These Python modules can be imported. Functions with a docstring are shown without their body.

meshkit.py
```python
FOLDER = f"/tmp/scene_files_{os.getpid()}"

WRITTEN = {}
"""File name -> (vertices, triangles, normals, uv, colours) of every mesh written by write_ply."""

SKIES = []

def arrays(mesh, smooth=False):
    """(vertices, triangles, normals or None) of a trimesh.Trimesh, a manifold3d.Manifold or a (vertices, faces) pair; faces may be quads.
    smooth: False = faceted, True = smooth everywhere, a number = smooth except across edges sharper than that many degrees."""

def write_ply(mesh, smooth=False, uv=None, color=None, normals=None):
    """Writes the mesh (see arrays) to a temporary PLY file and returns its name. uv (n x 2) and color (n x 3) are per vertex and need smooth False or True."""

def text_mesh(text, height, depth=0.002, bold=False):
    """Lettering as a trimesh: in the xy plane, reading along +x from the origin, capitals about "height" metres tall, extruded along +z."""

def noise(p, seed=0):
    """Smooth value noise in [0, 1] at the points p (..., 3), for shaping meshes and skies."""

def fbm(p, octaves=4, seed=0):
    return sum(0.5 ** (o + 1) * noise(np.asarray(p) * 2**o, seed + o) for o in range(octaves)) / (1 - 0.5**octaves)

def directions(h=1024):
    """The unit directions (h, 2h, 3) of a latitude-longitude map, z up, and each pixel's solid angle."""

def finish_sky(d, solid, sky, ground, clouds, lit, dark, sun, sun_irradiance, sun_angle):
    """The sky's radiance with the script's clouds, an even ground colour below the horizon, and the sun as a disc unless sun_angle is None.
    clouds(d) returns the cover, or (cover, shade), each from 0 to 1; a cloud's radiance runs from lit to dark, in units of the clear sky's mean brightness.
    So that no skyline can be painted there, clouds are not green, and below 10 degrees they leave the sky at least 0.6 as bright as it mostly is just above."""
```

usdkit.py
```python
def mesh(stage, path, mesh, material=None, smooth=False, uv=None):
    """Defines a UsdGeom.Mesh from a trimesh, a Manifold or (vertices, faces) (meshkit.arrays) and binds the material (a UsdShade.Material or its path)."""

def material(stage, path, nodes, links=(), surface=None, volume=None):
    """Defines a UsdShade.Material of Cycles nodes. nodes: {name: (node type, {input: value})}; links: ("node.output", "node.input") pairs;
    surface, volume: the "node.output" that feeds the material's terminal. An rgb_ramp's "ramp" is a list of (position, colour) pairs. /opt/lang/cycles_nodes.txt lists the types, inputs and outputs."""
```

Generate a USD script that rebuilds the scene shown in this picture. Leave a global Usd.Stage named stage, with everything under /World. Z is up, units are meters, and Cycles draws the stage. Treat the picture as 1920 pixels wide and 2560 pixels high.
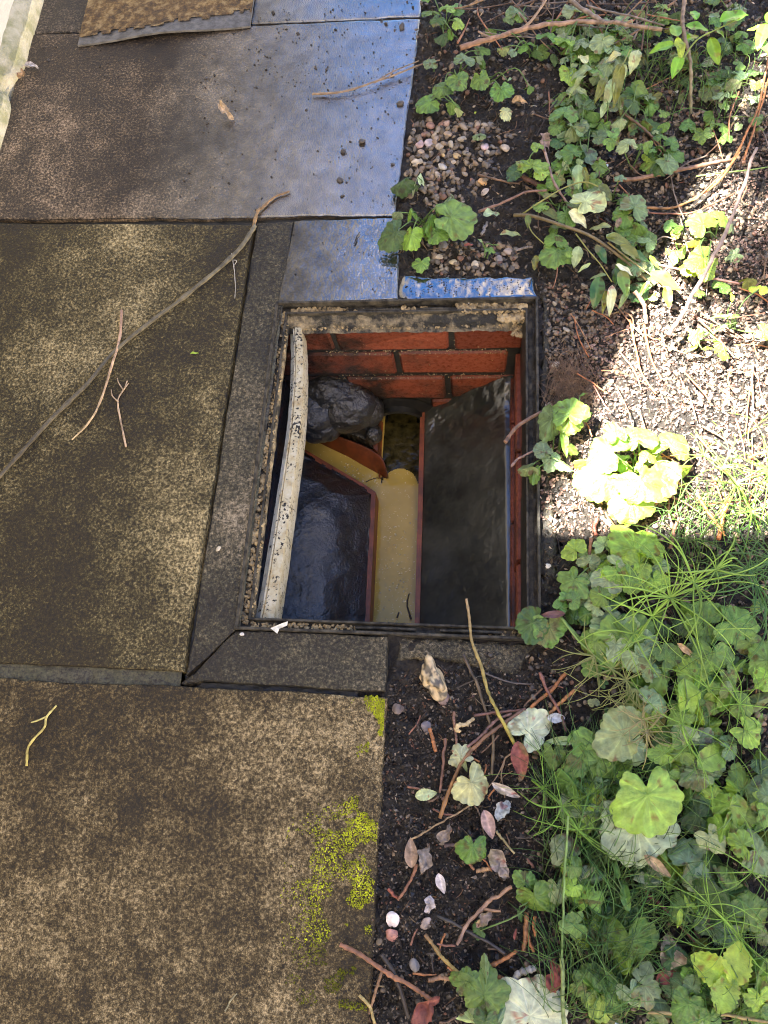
import math, random
import numpy as np
import trimesh, usdkit
from meshkit import noise, fbm
from pxr import Usd, UsdGeom, UsdLux, UsdShade, Gf, Sdf, Vt
from shapely.geometry import Polygon, LineString, Point, box as sbox
from shapely.ops import unary_union

stage = Usd.Stage.CreateInMemory()
UsdGeom.SetStageUpAxis(stage, 'Z'); UsdGeom.SetStageMetersPerUnit(stage, 1.0)
W = UsdGeom.Xform.Define(stage, '/World'); stage.SetDefaultPrim(W.GetPrim())
UsdGeom.Scope.Define(stage, '/World/Looks')
rng = np.random.default_rng(11); random.seed(11)

# ---------------------------------------------------------------- camera, sky, sun, exposure
CAM = np.array([0.40870434, -0.2368577, 1.23708083]); _a, _b, _c = 0.34934775, 0.12373712, 0.01712066
EXPOSURE = 3.9
SKY_STRENGTH, SUN_INTENSITY, SUN_ELEV = 0.05, 1.25, math.radians(63.4)
SKY_TINT, CLOUD, CLOUD_AT = (.84,.77,.77), (9.6,7.3,4.3), (1.3,0,0)
SUN_DIR = np.array([-math.cos(SUN_ELEV), 0.0, math.sin(SUN_ELEV)])
def _rot():
    ca, sa, cb, sb, cc, sc = math.cos(_a), math.sin(_a), math.cos(_b), math.sin(_b), math.cos(_c), math.sin(_c)
    return np.array([[cc,-sc,0],[sc,cc,0],[0,0,1]]) @ np.array([[1,0,0],[0,ca,-sa],[0,sa,ca]]) @ np.array([[cb,0,sb],[0,1,0],[-sb,0,cb]])
ROT = _rot()
cam = UsdGeom.Camera.Define(stage, '/World/camera')
m4 = np.eye(4); m4[:3,:3] = ROT.T; m4[3,:3] = CAM
cam.AddTransformOp().Set(Gf.Matrix4d(*m4.ravel().tolist()))
cam.CreateFocalLengthAttr(26.0); cam.CreateHorizontalApertureAttr(26.0*1920/1922.0)
cam.CreateClippingRangeAttr(Gf.Vec2f(0.05, 500)); cam.CreateExposureAttr(EXPOSURE)
usdkit.material(stage, '/World/Looks/sky', {       # clear blue sky with scattered white clouds
    's': ('sky_texture', {'sky_type':'single_scattering','sun_disc':False,'sun_elevation':SUN_ELEV,'sun_rotation':math.atan2(SUN_DIR[0],SUN_DIR[1]),'air_density':1.0,'aerosol_density':0.3,'ozone_density':3.0}),
    'wb': ('mix_color', {'blend_type':'multiply','fac':1.0,'b':SKY_TINT,'use_clamp':False}),
    'hs': ('hsv', {'saturation':1.4,'fac':1.0}), 't': ('texture_coordinate', {}), 'mp': ('mapping', {'scale':(1,1,1.6),'location':CLOUD_AT}), 'n': ('noise_texture', {'scale':1.3,'detail':6.0,'roughness':.55,'distortion':.3}),
    'k': ('map_range', {'from_min':.48,'from_max':.60,'clamp':True}), 'c': ('mix_color', {'b':CLOUD,'use_clamp':False}),
    'b': ('background_shader', {'strength':SKY_STRENGTH})},
    [('s.color','wb.a'),('t.generated','mp.vector'),('mp.vector','n.vector'),('n.fac','k.value'),('k.result','c.fac'),('wb.result','hs.color'),('hs.color','c.a'),('c.result','b.color')], surface='b.background')
dome = UsdLux.DomeLight.Define(stage, '/World/sky')
UsdShade.MaterialBindingAPI.Apply(dome.GetPrim()).Bind(UsdShade.Material.Get(stage, '/World/Looks/sky'))
sun = UsdLux.DistantLight.Define(stage, '/World/sun')
sun.CreateIntensityAttr(SUN_INTENSITY); sun.CreateAngleAttr(0.5); sun.CreateColorAttr(Gf.Vec3f(1,.95,.88)); sun.CreateNormalizeAttr(True)
_z = SUN_DIR; _x = np.cross([0,1,0], _z); _x /= np.linalg.norm(_x); _y = np.cross(_z, _x)
m4 = np.eye(4); m4[0,:3], m4[1,:3], m4[2,:3] = _x, _y, _z
sun.AddTransformOp().Set(Gf.Matrix4d(*m4.ravel().tolist()))

# ---------------------------------------------------------------- helpers
KS = 1920/1659.0
def at(px, py, z=0.0):                      # a pixel of the photograph, as a point on the level z
    d = ROT @ np.array([(px-960)/1922.0, -(py-1280)/1922.0, -1.0]); return CAM + d*(z-CAM[2])/d[2]
def atd(px, py, z=0.0): return at(px*KS, py*KS, z)
counts = {}
def numbered(parent, name):
    k = (parent, name); n = counts.get(k, 0); counts[k] = n+1
    return f'{parent}/{name}' if n == 0 else f'{parent}/{name}_{n:03d}'
def keys(p, **kw):
    for k, v in kw.items():
        if v: p.SetCustomDataByKey(k, v)
def put(path, v, f, m, smooth=True, col=None):
    v = np.asarray(v, float); f = np.asarray(f, int)
    if f.shape[1] == 4: f = np.vstack([f[:, [0,1,2]], f[:, [0,2,3]]])
    used = np.unique(f); lut = np.full(len(v), -1); lut[used] = np.arange(len(used)); f = lut[f]
    if col is not None: col = np.broadcast_to(np.asarray(col, float), (len(v), 3))[used]
    v = v[used]
    o = usdkit.mesh(stage, path, (v, f), m, smooth=smooth)
    if col is not None:
        c = np.broadcast_to(np.asarray(col, float), (len(v), 3))
        UsdGeom.PrimvarsAPI(o).CreatePrimvar('tint', Sdf.ValueTypeNames.Color3fArray, 'vertex').Set(Vt.Vec3fArray.FromNumpy(np.ascontiguousarray(c, np.float32)))
    return o.GetPrim()
class Thing:                                # an Xform at the thing's base; its parts are its children
    def __init__(s, name, label=None, cat=None, base=(0,0,0), group=None, kind=None):
        s.path = numbered('/World', name); s.base = np.asarray(base, float)
        x = UsdGeom.Xform.Define(stage, s.path); x.AddTranslateOp().Set(Gf.Vec3d(*s.base.tolist()))
        keys(x.GetPrim(), label=label, category=cat, group=group, kind=kind)
    def part(s, name, v, f, m, smooth=True, col=None, label=None, parent=None, kind=None):
        path = numbered(parent or s.path, name)
        p = put(path, np.asarray(v)-s.base, f, m, smooth, col); keys(p, label=label, kind=kind)
        return path
    def node(s, name):
        path = numbered(s.path, name); UsdGeom.Xform.Define(stage, path); return path
def single(name, label, cat, v, f, m, smooth=True, col=None, group=None, kind=None):
    p = put(numbered('/World', name), v, f, m, smooth, col)
    keys(p, label=label, category=cat, group=group, kind=kind); return p
def join(ms):                               # (v, f[, col]) list -> one
    vs, fs, cs, n = [], [], [], 0
    for m in ms:
        f = np.asarray(m[1]); 
        if f.shape[1] == 4: f = np.vstack([f[:, [0,1,2]], f[:, [0,2,3]]])
        vs.append(m[0]); fs.append(f+n); n += len(m[0])
        if len(m) > 2: cs.append(np.broadcast_to(m[2], (len(m[0]),3)))
    return np.vstack(vs), np.vstack(fs), (np.vstack(cs) if cs else None)
def gridfaces(a, b, wrap=False):            # a rows of b vertices
    i, j = np.meshgrid(np.arange(a-1), np.arange(b if wrap else b-1), indexing='ij'); j2 = (j+1) % b
    return np.stack([i*b+j, i*b+j2, (i+1)*b+j2, (i+1)*b+j], -1).reshape(-1, 4)
def spline(P, n):
    P = np.asarray(P, float)
    if len(P) == 2: return P[0] + np.linspace(0,1,n)[:,None]*(P[1]-P[0])
    Q = np.vstack([2*P[0]-P[1], P, 2*P[-1]-P[-2]]); t = np.linspace(0, len(P)-1-1e-9, n); i = t.astype(int); u = (t-i)[:,None]
    a, b, c, d = Q[i], Q[i+1], Q[i+2], Q[i+3]
    return .5*(2*b + (c-a)*u + (2*a-5*b+4*c-d)*u**2 + (3*b-a-3*c+d)*u**3)
def tube(P, r, k=6, cap=True):
    P = np.asarray(P, float); n = len(P); r = np.broadcast_to(r, n)
    t = np.gradient(P, axis=0); t /= np.maximum(np.linalg.norm(t, axis=1, keepdims=True), 1e-9)
    up = np.where(np.abs(t[:,2:3]) > .9, [[1.,0,0]], [[0,0,1.]]); a = np.cross(t, up); a /= np.linalg.norm(a, axis=1, keepdims=True); b = np.cross(a, t)
    an = np.arange(k)*2*np.pi/k
    v = (P[:,None,:] + r[:,None,None]*(np.cos(an)[None,:,None]*a[:,None,:] + np.sin(an)[None,:,None]*b[:,None,:])).reshape(-1,3)
    f = gridfaces(n, k, True); f = np.vstack([f[:, [0,1,2]], f[:, [0,2,3]]])
    if cap:
        v = np.vstack([v, P[:1], P[-1:]]); c = n*k; j = np.arange(k); j2 = (j+1) % k
        f = np.vstack([f, np.stack([j2*0+c, j2, j], 1), np.stack([j2*0+c+1, (n-1)*k+j, (n-1)*k+j2], 1)])
    return v, f[:, ::-1]
def boxm(x0, x1, y0, y1, z0, z1):
    v = np.array([[x,y,z] for z in (z0,z1) for y in (y0,y1) for x in (x0,x1)], float)
    return v, np.array([[0,2,3,1],[4,5,7,6],[0,1,5,4],[2,6,7,3],[0,4,6,2],[1,3,7,5]])
def rbox(x0, x1, y0, y1, z0, z1, c, jit=0.0, rs=None):   # box with chamfered edges
    X, Y, Z = (x0,x1), (y0,y1), (z0,z1); pts = []
    for i in (0,1):
        for j in (0,1):
            for k in (0,1):
                sx, sy, sz = (c if i == 0 else -c), (c if j == 0 else -c), (c if k == 0 else -c)
                p = np.array([X[i],Y[j],Z[k]], float)
                if rs is not None: p = p + rs.normal(0, jit, 3)
                pts += [p+[0,sy,sz], p+[sx,0,sz], p+[sx,sy,0]]
    h = trimesh.convex.convex_hull(np.array(pts)); return np.array(h.vertices), np.array(h.faces)
_ico = {s: trimesh.creation.icosphere(s) for s in (1,2,3)}
def rock(center, size, rs, sub=1, flat=.65, rough=.25):
    b = _ico[sub]; v = np.array(b.vertices); s = rs.uniform(-50, 50, 3)
    v = v*(1 + rough*(2*noise(v*1.3+s)-1)[:,None])
    v = v*np.array([1, rs.uniform(.6,.95), flat*rs.uniform(.75,1.1)])
    a = rs.uniform(0, 6.28); c, sn = math.cos(a), math.sin(a)
    v = v @ np.array([[c,-sn,0],[sn,c,0],[0,0,1]]).T
    t = rs.normal(0,.25,2); v[:,2] += v[:,0]*t[0] + v[:,1]*t[1]
    return v*size*.5 + center, np.array(b.faces)

# ---------------------------------------------------------------- materials
L = '/World/Looks/'
def mat(name, nodes, links, surface='p.BSDF'): return usdkit.material(stage, L+name, nodes, links, surface=surface)
GEO = ('geometry', {})
def ramp(*stops): return ('rgb_ramp', {'ramp': list(stops)})
def slab_mat(name, dark, mid, light, olive, seed, wet=.0, lightamt=.5, wetx=None, pimple=330.0, bumpd=.0012):
    tan = tuple(.36*a+.30*b for a, b in zip(light, olive))
    n = {'g': GEO, 'off': ('vector_math', {'vector2': (seed*3.1, seed*1.7, 0)}),
         'big': ('noise_texture', {'scale':3.4,'detail':4.0,'roughness':.6}),
         'mid': ('noise_texture', {'scale':24.0,'detail':5.0,'roughness':.7}),
         'fine': ('noise_texture', {'scale':185.0,'detail':4.0,'roughness':.8}),
         'grain': ('noise_texture', {'scale':620.0,'detail':2.0,'roughness':.7}),
         'vor': ('voronoi_texture', {'scale':pimple,'feature':'smooth_f1','smoothness':.4}),
         'm0': ('math', {'math_type':'multiply','value2':.45}), 's1': ('math', {'math_type':'multiply_add','value2':1.0}), 's2': ('math', {'math_type':'multiply_add','value2':1.0}), 's3': ('math', {'math_type':'multiply_add','value2':.6}),
         'lm': ('map_range', {'from_min':1.50-.5*lightamt,'from_max':2.12-.5*lightamt,'clamp':True}),
         'col': ramp((0,dark),(.26,mid),(.42,olive),(.62,tan),(.9,light)),
         'dk': ('map_range', {'from_min':.30,'from_max':.60,'to_min':.4,'to_max':1.35,'clamp':True}),
         'col2': ('mix_color', {'blend_type':'multiply','fac':1.0,'use_clamp':False}), 'dc': ('combine_color', {}),
         'rr': ('map_range', {'from_min':0.0,'from_max':.6,'to_min':.55-.2*wet,'to_max':.85,'clamp':True}),
         'sp': ('map_range', {'from_min':0.0,'from_max':.6,'to_min':.35,'to_max':.2,'clamp':True}),
         'hs': ('math', {'math_type':'multiply_add','value2':-.8}), 'fb': ('math', {'math_type':'multiply','value2':(.35 if wetx else 1.0)}),
         'bmp': ('bump', {'strength':1.0,'distance':bumpd}), 'bmp2': ('bump', {'strength':.8,'distance':(.0007 if wetx else bumpd*.8)}),
         'p': ('principled_bsdf', {})}
    l = [('g.position','off.vector1'),('off.vector','big.vector'),('off.vector','mid.vector'),('off.vector','fine.vector'),('off.vector','grain.vector'),('g.position','vor.vector'),
         ('mid.fac','m0.value1'),('big.fac','s1.value1'),('m0.value','s1.value3'),('fine.fac','s2.value1'),('s1.value','s2.value3'),('grain.fac','s3.value1'),('s2.value','s3.value3'),
         ('s3.value','lm.value'),('lm.result','col.fac'),
         ('fine.fac','dk.value'),('dk.result','dc.r'),('dk.result','dc.g'),('dk.result','dc.b'),('col.color','col2.a'),('dc.color','col2.b'),
         ('lm.result','rr.value'),('lm.result','sp.value'),('sp.result','p.specular_ior_level'),
         ('vor.distance','hs.value1'),('fb.value','hs.value3'),('fine.fac','fb.value1'),('hs.value','bmp.height'),('mid.fac','bmp2.height'),('bmp.normal','bmp2.normal'),('bmp2.normal','p.normal')]
    if wetx:                                 # a standing film of water at the path's outer edge, soaking in unevenly
        n |= {'sx': ('separate_xyz', {}), 'wn': ('math', {'math_type':'multiply_add','value2':wetx[2]}), 'wn2': ('math', {'math_type':'multiply_add','value2':wetx[2]*.5}),
              'wm': ('map_range', {'from_min':wetx[0]+wetx[2]*.75,'from_max':wetx[1]+wetx[2]*.75,'clamp':True}), 'wd': ('map_range', {'from_min':wetx[0]-.30+wetx[2]*.75,'from_max':wetx[1]-.12+wetx[2]*.75,'clamp':True}),
              'wr': ('mix_float', {'b':.16}), 'wc': ('mix_color', {'b':tuple(.6*c for c in dark)}), 'wf': ('math', {'math_type':'multiply','value2':.8}), 'cw': ('math', {'math_type':'multiply'}), 'cp': ('map_range', {'from_min':.38,'from_max':.60,'to_min':.7,'to_max':1.0,'clamp':True})}
        n['p'] = ('principled_bsdf', {'coat_roughness':.09,'coat_ior':3.1})
        l += [('g.position','sx.vector'),('big.fac','wn.value1'),('sx.x','wn.value3'),('mid.fac','wn2.value1'),('wn.value','wn2.value3'),('wn2.value','wm.value'),('wn2.value','wd.value'),('wm.result','wr.fac'),('rr.result','wr.a'),('wr.result','p.roughness'),
              ('wd.result','wf.value1'),('wf.value','wc.fac'),('col2.result','wc.a'),('wc.result','p.base_color'),('wm.result','cw.value1'),('mid.fac','cp.value'),('cp.result','cw.value2'),('cw.value','p.coat_weight'),('bmp2.normal','p.coat_normal')]
    else: l += [('rr.result','p.roughness'),('col2.result','p.base_color')]
    return mat(name, n, l)
DK, LT = (.014,.0095,.0045), (.35,.265,.14)
M = {}
M['slab_top'] = slab_mat('slab_top', (.014,.011,.009), (.034,.025,.018), (.46,.34,.22), (.065,.05,.032), 1.0, .6, .44, wetx=(-.36,.14,.35), bumpd=.0007)
M['slab_far'] = slab_mat('slab_far', (.016,.013,.011), (.034,.028,.022), (.24,.19,.14), (.055,.046,.032), 2.0, .7, .35, wetx=(-.25,.0,.3), bumpd=.0006)
M['slab_left'] = slab_mat('slab_left', DK, (.030,.022,.0095), (.36,.285,.145), (.060,.048,.019), 5.0, .1, .40)
M['slab_near'] = slab_mat('slab_near', DK, (.034,.0235,.0105), LT, (.070,.050,.021), 9.0, .05, .44, bumpd=.0015)
M['concrete'] = slab_mat('concrete', (.015,.013,.010), (.035,.030,.022), (.24,.20,.15), (.06,.052,.036), 4.0, .6, .35, wetx=(-.04,.18,.25), pimple=190.0, bumpd=.0007)
M['concrete_sheen'] = slab_mat('concrete_sheen', (.02,.018,.015), (.035,.03,.026), (.2,.17,.14), (.05,.045,.036), 6.5, 1.0, .2, wetx=(-.1,.2,.1), pimple=90.0, bumpd=.0004)
M['concrete_damp'] = slab_mat('concrete_damp', (.013,.010,.007), (.030,.025,.017), (.26,.21,.14), (.058,.052,.032), 4.5, .8, .32, pimple=190.0, bumpd=.002)
M['concrete_wet'] = M['concrete_damp']
M['mortar'] = slab_mat('mortar', (.03,.026,.02), (.075,.068,.05), (.2,.17,.12), (.07,.07,.04), 7.0, .2, .35, pimple=150.0)
def tint_mat(name, rough, bumpsc, bumpd, trans=0.0, spec=.5, var=.35, varsc=60.0, rough2=None):
    n = {'a': ('attribute', {'attribute':'tint'}), 't': ('texture_coordinate', {}), 'n': ('noise_texture', {'scale':varsc,'detail':3.0}),
         'mr': ('map_range', {'from_min':.3,'from_max':.7,'to_min':1-var,'to_max':1+var}), 'cc': ('combine_color', {}),
         'mx': ('mix_color', {'blend_type':'multiply','fac':1.0,'use_clamp':False}),
         'bn': ('noise_texture', {'scale':bumpsc,'detail':3.0,'roughness':.6}), 'b': ('bump', {'distance':bumpd,'strength':1.0}),
         'p': ('principled_bsdf', {'roughness':rough,'specular_ior_level':spec})}
    l = [('t.object','n.vector'),('t.object','bn.vector'),('n.fac','mr.value'),('mr.result','cc.r'),('mr.result','cc.g'),('mr.result','cc.b'),
         ('a.color','mx.a'),('cc.color','mx.b'),('mx.result','p.base_color'),('bn.fac','b.height'),('b.normal','p.normal')]
    if rough2 is not None:
        n['rr'] = ('map_range', {'from_min':.35,'from_max':.65,'to_min':rough,'to_max':rough2,'clamp':True}); l += [('n.fac','rr.value'),('rr.result','p.roughness')]
    if trans:
        n['tr'] = ('translucent_bsdf', {}); n['m'] = ('mix_closure', {'fac':trans}); n['tc'] = ('mix_color', {'blend_type':'multiply','fac':1.0,'b':(1.5,1.35,.55),'use_clamp':False})
        l += [('mx.result','tc.a'),('tc.result','tr.color'),('p.BSDF','m.closure1'),('tr.BSDF','m.closure2')]
        return mat(name, n, l, 'm.closure')
    return mat(name, n, l)
M['leaf'] = tint_mat('leaf', .26, 240.0, .0022, trans=.25, var=.25, varsc=70.0, rough2=.5, spec=.6)
M['glossleaf'] = tint_mat('glossleaf', .2, 90.0, .0004, trans=.2, var=.15, varsc=40.0, rough2=.4)
M['dry'] = tint_mat('dry', .7, 200.0, .001, trans=.1, var=.45, varsc=120.0)
M['bark'] = tint_mat('bark', .55, 220.0, .0008, var=.4, varsc=90.0)
M['stone'] = tint_mat('stone', .4, 250.0, .0004, var=.35, varsc=80.0, rough2=.7)
M['crumb'] = tint_mat('crumb', .22, 260.0, .001, var=.5, varsc=70.0, rough2=.7)
M['grass'] = tint_mat('grass', .4, 60.0, .0002, trans=.25, var=.25, varsc=20.0)
M['soil'] = mat('soil', {'g': GEO, 'n': ('noise_texture', {'scale':9.0,'detail':5.0,'roughness':.65}), 'f': ('noise_texture', {'scale':160.0,'detail':5.0,'roughness':.75}),
    'r': ramp((.3,(.007,.0055,.004)),(.52,(.016,.012,.008)),(.72,(.045,.034,.024))), 'a': ('math', {'math_type':'multiply_add','value2':.6}), 'h': ('math', {'math_type':'multiply_add','value2':.5,'value3':-.02}),
    'rr': ('map_range', {'from_min':.4,'from_max':.65,'to_min':.3,'to_max':.85,'clamp':True}),
    'b': ('bump', {'distance':.006,'strength':1.0}), 'p': ('principled_bsdf', {})},
    [('g.position','n.vector'),('g.position','f.vector'),('f.fac','a.value1'),('n.fac','h.value1'),('h.value','a.value3'),('a.value','r.fac'),('r.color','p.base_color'),('f.fac','b.height'),('b.normal','p.normal'),('f.fac','rr.value'),('rr.result','p.roughness')])
def simple(name, c1, c2, sc, rough, bumpsc=200.0, bumpd=.001, lo=.38, hi=.62, det=5.0, spec=.5, c0=None, coat=(0.0,.1,1.5)):
    st = [(lo,c1),(hi,c2)] if c0 is None else [(lo,c1),((lo+hi)/2,c0),(hi,c2)]
    return mat(name, {'g': GEO, 'n': ('noise_texture', {'scale':sc,'detail':det,'roughness':.68}), 'r': ramp(*st), 'f': ('noise_texture', {'scale':bumpsc,'detail':4.0,'roughness':.65}),
        'b': ('bump', {'distance':bumpd,'strength':1.0}), 'p': ('principled_bsdf', {'roughness':rough,'specular_ior_level':spec,'coat_weight':coat[0],'coat_roughness':coat[1],'coat_ior':coat[2]})},
        [('b.normal','p.coat_normal'),('g.position','n.vector'),('n.fac','r.fac'),('r.color','p.base_color'),('g.position','f.vector'),('f.fac','b.height'),('b.normal','p.normal')])
M['bench'] = simple('bench', (.006,.006,.005), (.034,.032,.024), 30.0, .35, 170.0, .0035, spec=.5, coat=(.8,.26,1.9))
M['bench_smooth'] = simple('bench_smooth', (.018,.019,.015), (.052,.052,.04), 9.0, .3, 90.0, .0009, coat=(.8,.2,1.7))
M['metal'] = simple('metal', (.012,.011,.009), (.075,.066,.05), 55.0, .6, 260.0, .0015, spec=.25)
M['tan'] = simple('tan', (.10,.075,.04), (.50,.37,.19), 60.0, .7, 260.0, .003)
M['stained'] = simple('stained', (.012,.011,.008), (.34,.27,.16), 30.0, .5, 200.0, .004, lo=.44, hi=.68)
M['terracotta'] = simple('terracotta', (.10,.027,.009), (.22,.055,.017), 22.0, .5, 120.0, .0006)
M['pipe'] = simple('pipe', (.008,.008,.007), (.02,.02,.016), 30.0, .4)
M['render'] = simple('render', (.30,.30,.27), (.50,.49,.45), 14.0, .85, 170.0, .006, lo=.25, hi=.5)
M['plinth'] = simple('plinth', (.24,.24,.13), (.44,.41,.31), 22.0, .85, 120.0, .005)
M['tile'] = simple('tile', (.10,.05,.035), (.2,.09,.06), 8.0, .8)
M['black'] = simple('black', (.006,.006,.005), (.016,.015,.012), 50.0, .5)
M['moss'] = tint_mat('moss', .85, 300.0, .001, var=.4, varsc=80.0, spec=.2)
M['brick'] = mat('brick', {'g': GEO, 'oi': ('object_info', {}), 'n': ('noise_texture', {'scale':11.0,'detail':5.0,'roughness':.7}), 'f': ('noise_texture', {'scale':120.0,'detail':5.0,'roughness':.75}),
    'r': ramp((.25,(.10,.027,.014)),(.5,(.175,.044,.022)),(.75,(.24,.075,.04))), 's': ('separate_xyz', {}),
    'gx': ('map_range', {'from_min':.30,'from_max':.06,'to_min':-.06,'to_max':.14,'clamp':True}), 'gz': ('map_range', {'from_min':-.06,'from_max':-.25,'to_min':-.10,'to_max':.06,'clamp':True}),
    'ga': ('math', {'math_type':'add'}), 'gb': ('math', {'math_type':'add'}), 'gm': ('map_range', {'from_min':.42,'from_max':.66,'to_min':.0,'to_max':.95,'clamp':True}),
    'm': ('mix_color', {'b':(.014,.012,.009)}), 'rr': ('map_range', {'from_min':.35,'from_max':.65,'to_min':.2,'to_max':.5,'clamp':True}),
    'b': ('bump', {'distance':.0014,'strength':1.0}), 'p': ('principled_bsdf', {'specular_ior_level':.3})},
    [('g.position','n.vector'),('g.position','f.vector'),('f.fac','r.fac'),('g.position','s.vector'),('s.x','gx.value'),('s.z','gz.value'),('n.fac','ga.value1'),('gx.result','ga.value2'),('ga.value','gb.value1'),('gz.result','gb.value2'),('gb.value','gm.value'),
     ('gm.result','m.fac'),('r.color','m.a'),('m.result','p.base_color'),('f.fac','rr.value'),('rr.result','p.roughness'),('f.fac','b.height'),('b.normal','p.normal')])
def painted(name, c1, c2, c3, lo, hi):
    return mat(name, {'g': GEO, 'n': ('noise_texture', {'scale':190.0,'detail':3.0,'roughness':.55}), 'k': ('noise_texture', {'scale':14.0,'detail':4.0}), 'w': ('noise_texture', {'scale':40.0,'detail':5.0,'roughness':.7}), 'r': ramp((.3,c1),(.48,c2),(.7,c3)), 'km': ('math', {'math_type':'multiply_add','value2':.55}),
    'bm': ('map_range', {'from_min':lo,'from_max':hi,'clamp':True}), 'm': ('mix_color', {'b':(.010,.009,.007)}), 'b': ('bump', {'distance':.0012,'strength':1.0}), 'p': ('principled_bsdf', {'roughness':.6})},
    [('g.position','n.vector'),('g.position','k.vector'),('g.position','w.vector'),('w.fac','r.fac'),('k.fac','km.value1'),('n.fac','km.value3'),('km.value','bm.value'),('bm.result','m.fac'),('r.color','m.a'),('m.result','p.base_color'),('n.fac','b.height'),('b.normal','p.normal')])
M['batten'] = painted('batten', (.30,.22,.10), (.42,.37,.24), (.52,.49,.38), .86, .90)
M['batten_side'] = painted('batten_side', (.22,.22,.19), (.36,.38,.35), (.46,.48,.46), .90, .94)
M['water'] = mat('water', {'g': GEO, 'n': ('noise_texture', {'scale':9.0,'detail':3.0}), 'f': ('noise_texture', {'scale':230.0,'detail':2.0}), 'r': ramp((.3,(.36,.255,.05)),(.7,(.48,.35,.09))),
    'fm': ('map_range', {'from_min':.66,'from_max':.73,'to_max':.7,'clamp':True}), 'm': ('mix_color', {'b':(.75,.66,.4)}), 'b': ('bump', {'distance':.002,'strength':.5}), 'p': ('principled_bsdf', {'roughness':.12,'ior':1.33})},
    [('g.position','n.vector'),('g.position','f.vector'),('n.fac','r.fac'),('f.fac','fm.value'),('fm.result','m.fac'),('r.color','m.a'),('m.result','p.base_color'),('n.fac','b.height'),('b.normal','p.normal')])
M['clear_water'] = mat('clear_water', {'g': GEO, 'n': ('noise_texture', {'scale':60.0,'detail':3.0}), 'r': ramp((.3,(.012,.011,.004)),(.7,(.06,.05,.016))), 'b': ('bump', {'distance':.004,'strength':.8}), 'p': ('principled_bsdf', {'roughness':.1,'ior':1.33})},
    [('g.position','n.vector'),('n.fac','r.fac'),('r.color','p.base_color'),('n.fac','b.height'),('b.normal','p.normal')])
M['board'] = simple('board', (.05,.028,.010), (.26,.18,.075), 60.0, .75, 240.0, .003, c0=(.13,.075,.022))
M['board_edge'] = simple('board_edge', (.05,.048,.045), (.12,.115,.11), 60.0, .45, 240.0, .001)

# ---------------------------------------------------------------- ground (soil of the bed, reaching the horizon)
def soil_h(x, y):
    p = np.stack([np.asarray(x, float), np.asarray(y, float), np.zeros_like(np.asarray(x, float))], -1)
    h = -.010 + .022*(fbm(p*14+3.3, 3, 2)-.5) + .018*(fbm(p*55+9, 3, 5)-.5) + .008*(noise(p*170, 8)-.5)
    return h + np.clip((np.asarray(x)-.62)*.02, 0, .01)
def lines(a, b, step, far):
    core = np.arange(a, b+step/2, step); g = step*1.35**np.arange(1, 60); g = np.cumsum(g); g = g[g < far]
    return np.concatenate([(a-g)[::-1], core, b+g])
xs, ys = lines(.20, 1.10, .004, 60), lines(-.68, 1.62, .004, 60)
GX, GY = np.meshgrid(xs, ys, indexing='ij'); GZ = soil_h(GX, GY)
under = (GX < .212) & (GX > -3); GZ = np.where(under, -.07, GZ)
under2 = (GX < .252) & (GY < -.1); GZ = np.where(under2, -.07, GZ)
gv = np.stack([GX, GY, GZ], -1).reshape(-1,3); gf = gridfaces(len(xs), len(ys))
c = gv[gf].mean(1)
gf = gf[~((c[:,0] > -.03) & (c[:,0] < .494) & (c[:,1] > .004) & (c[:,1] < .636))]
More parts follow.
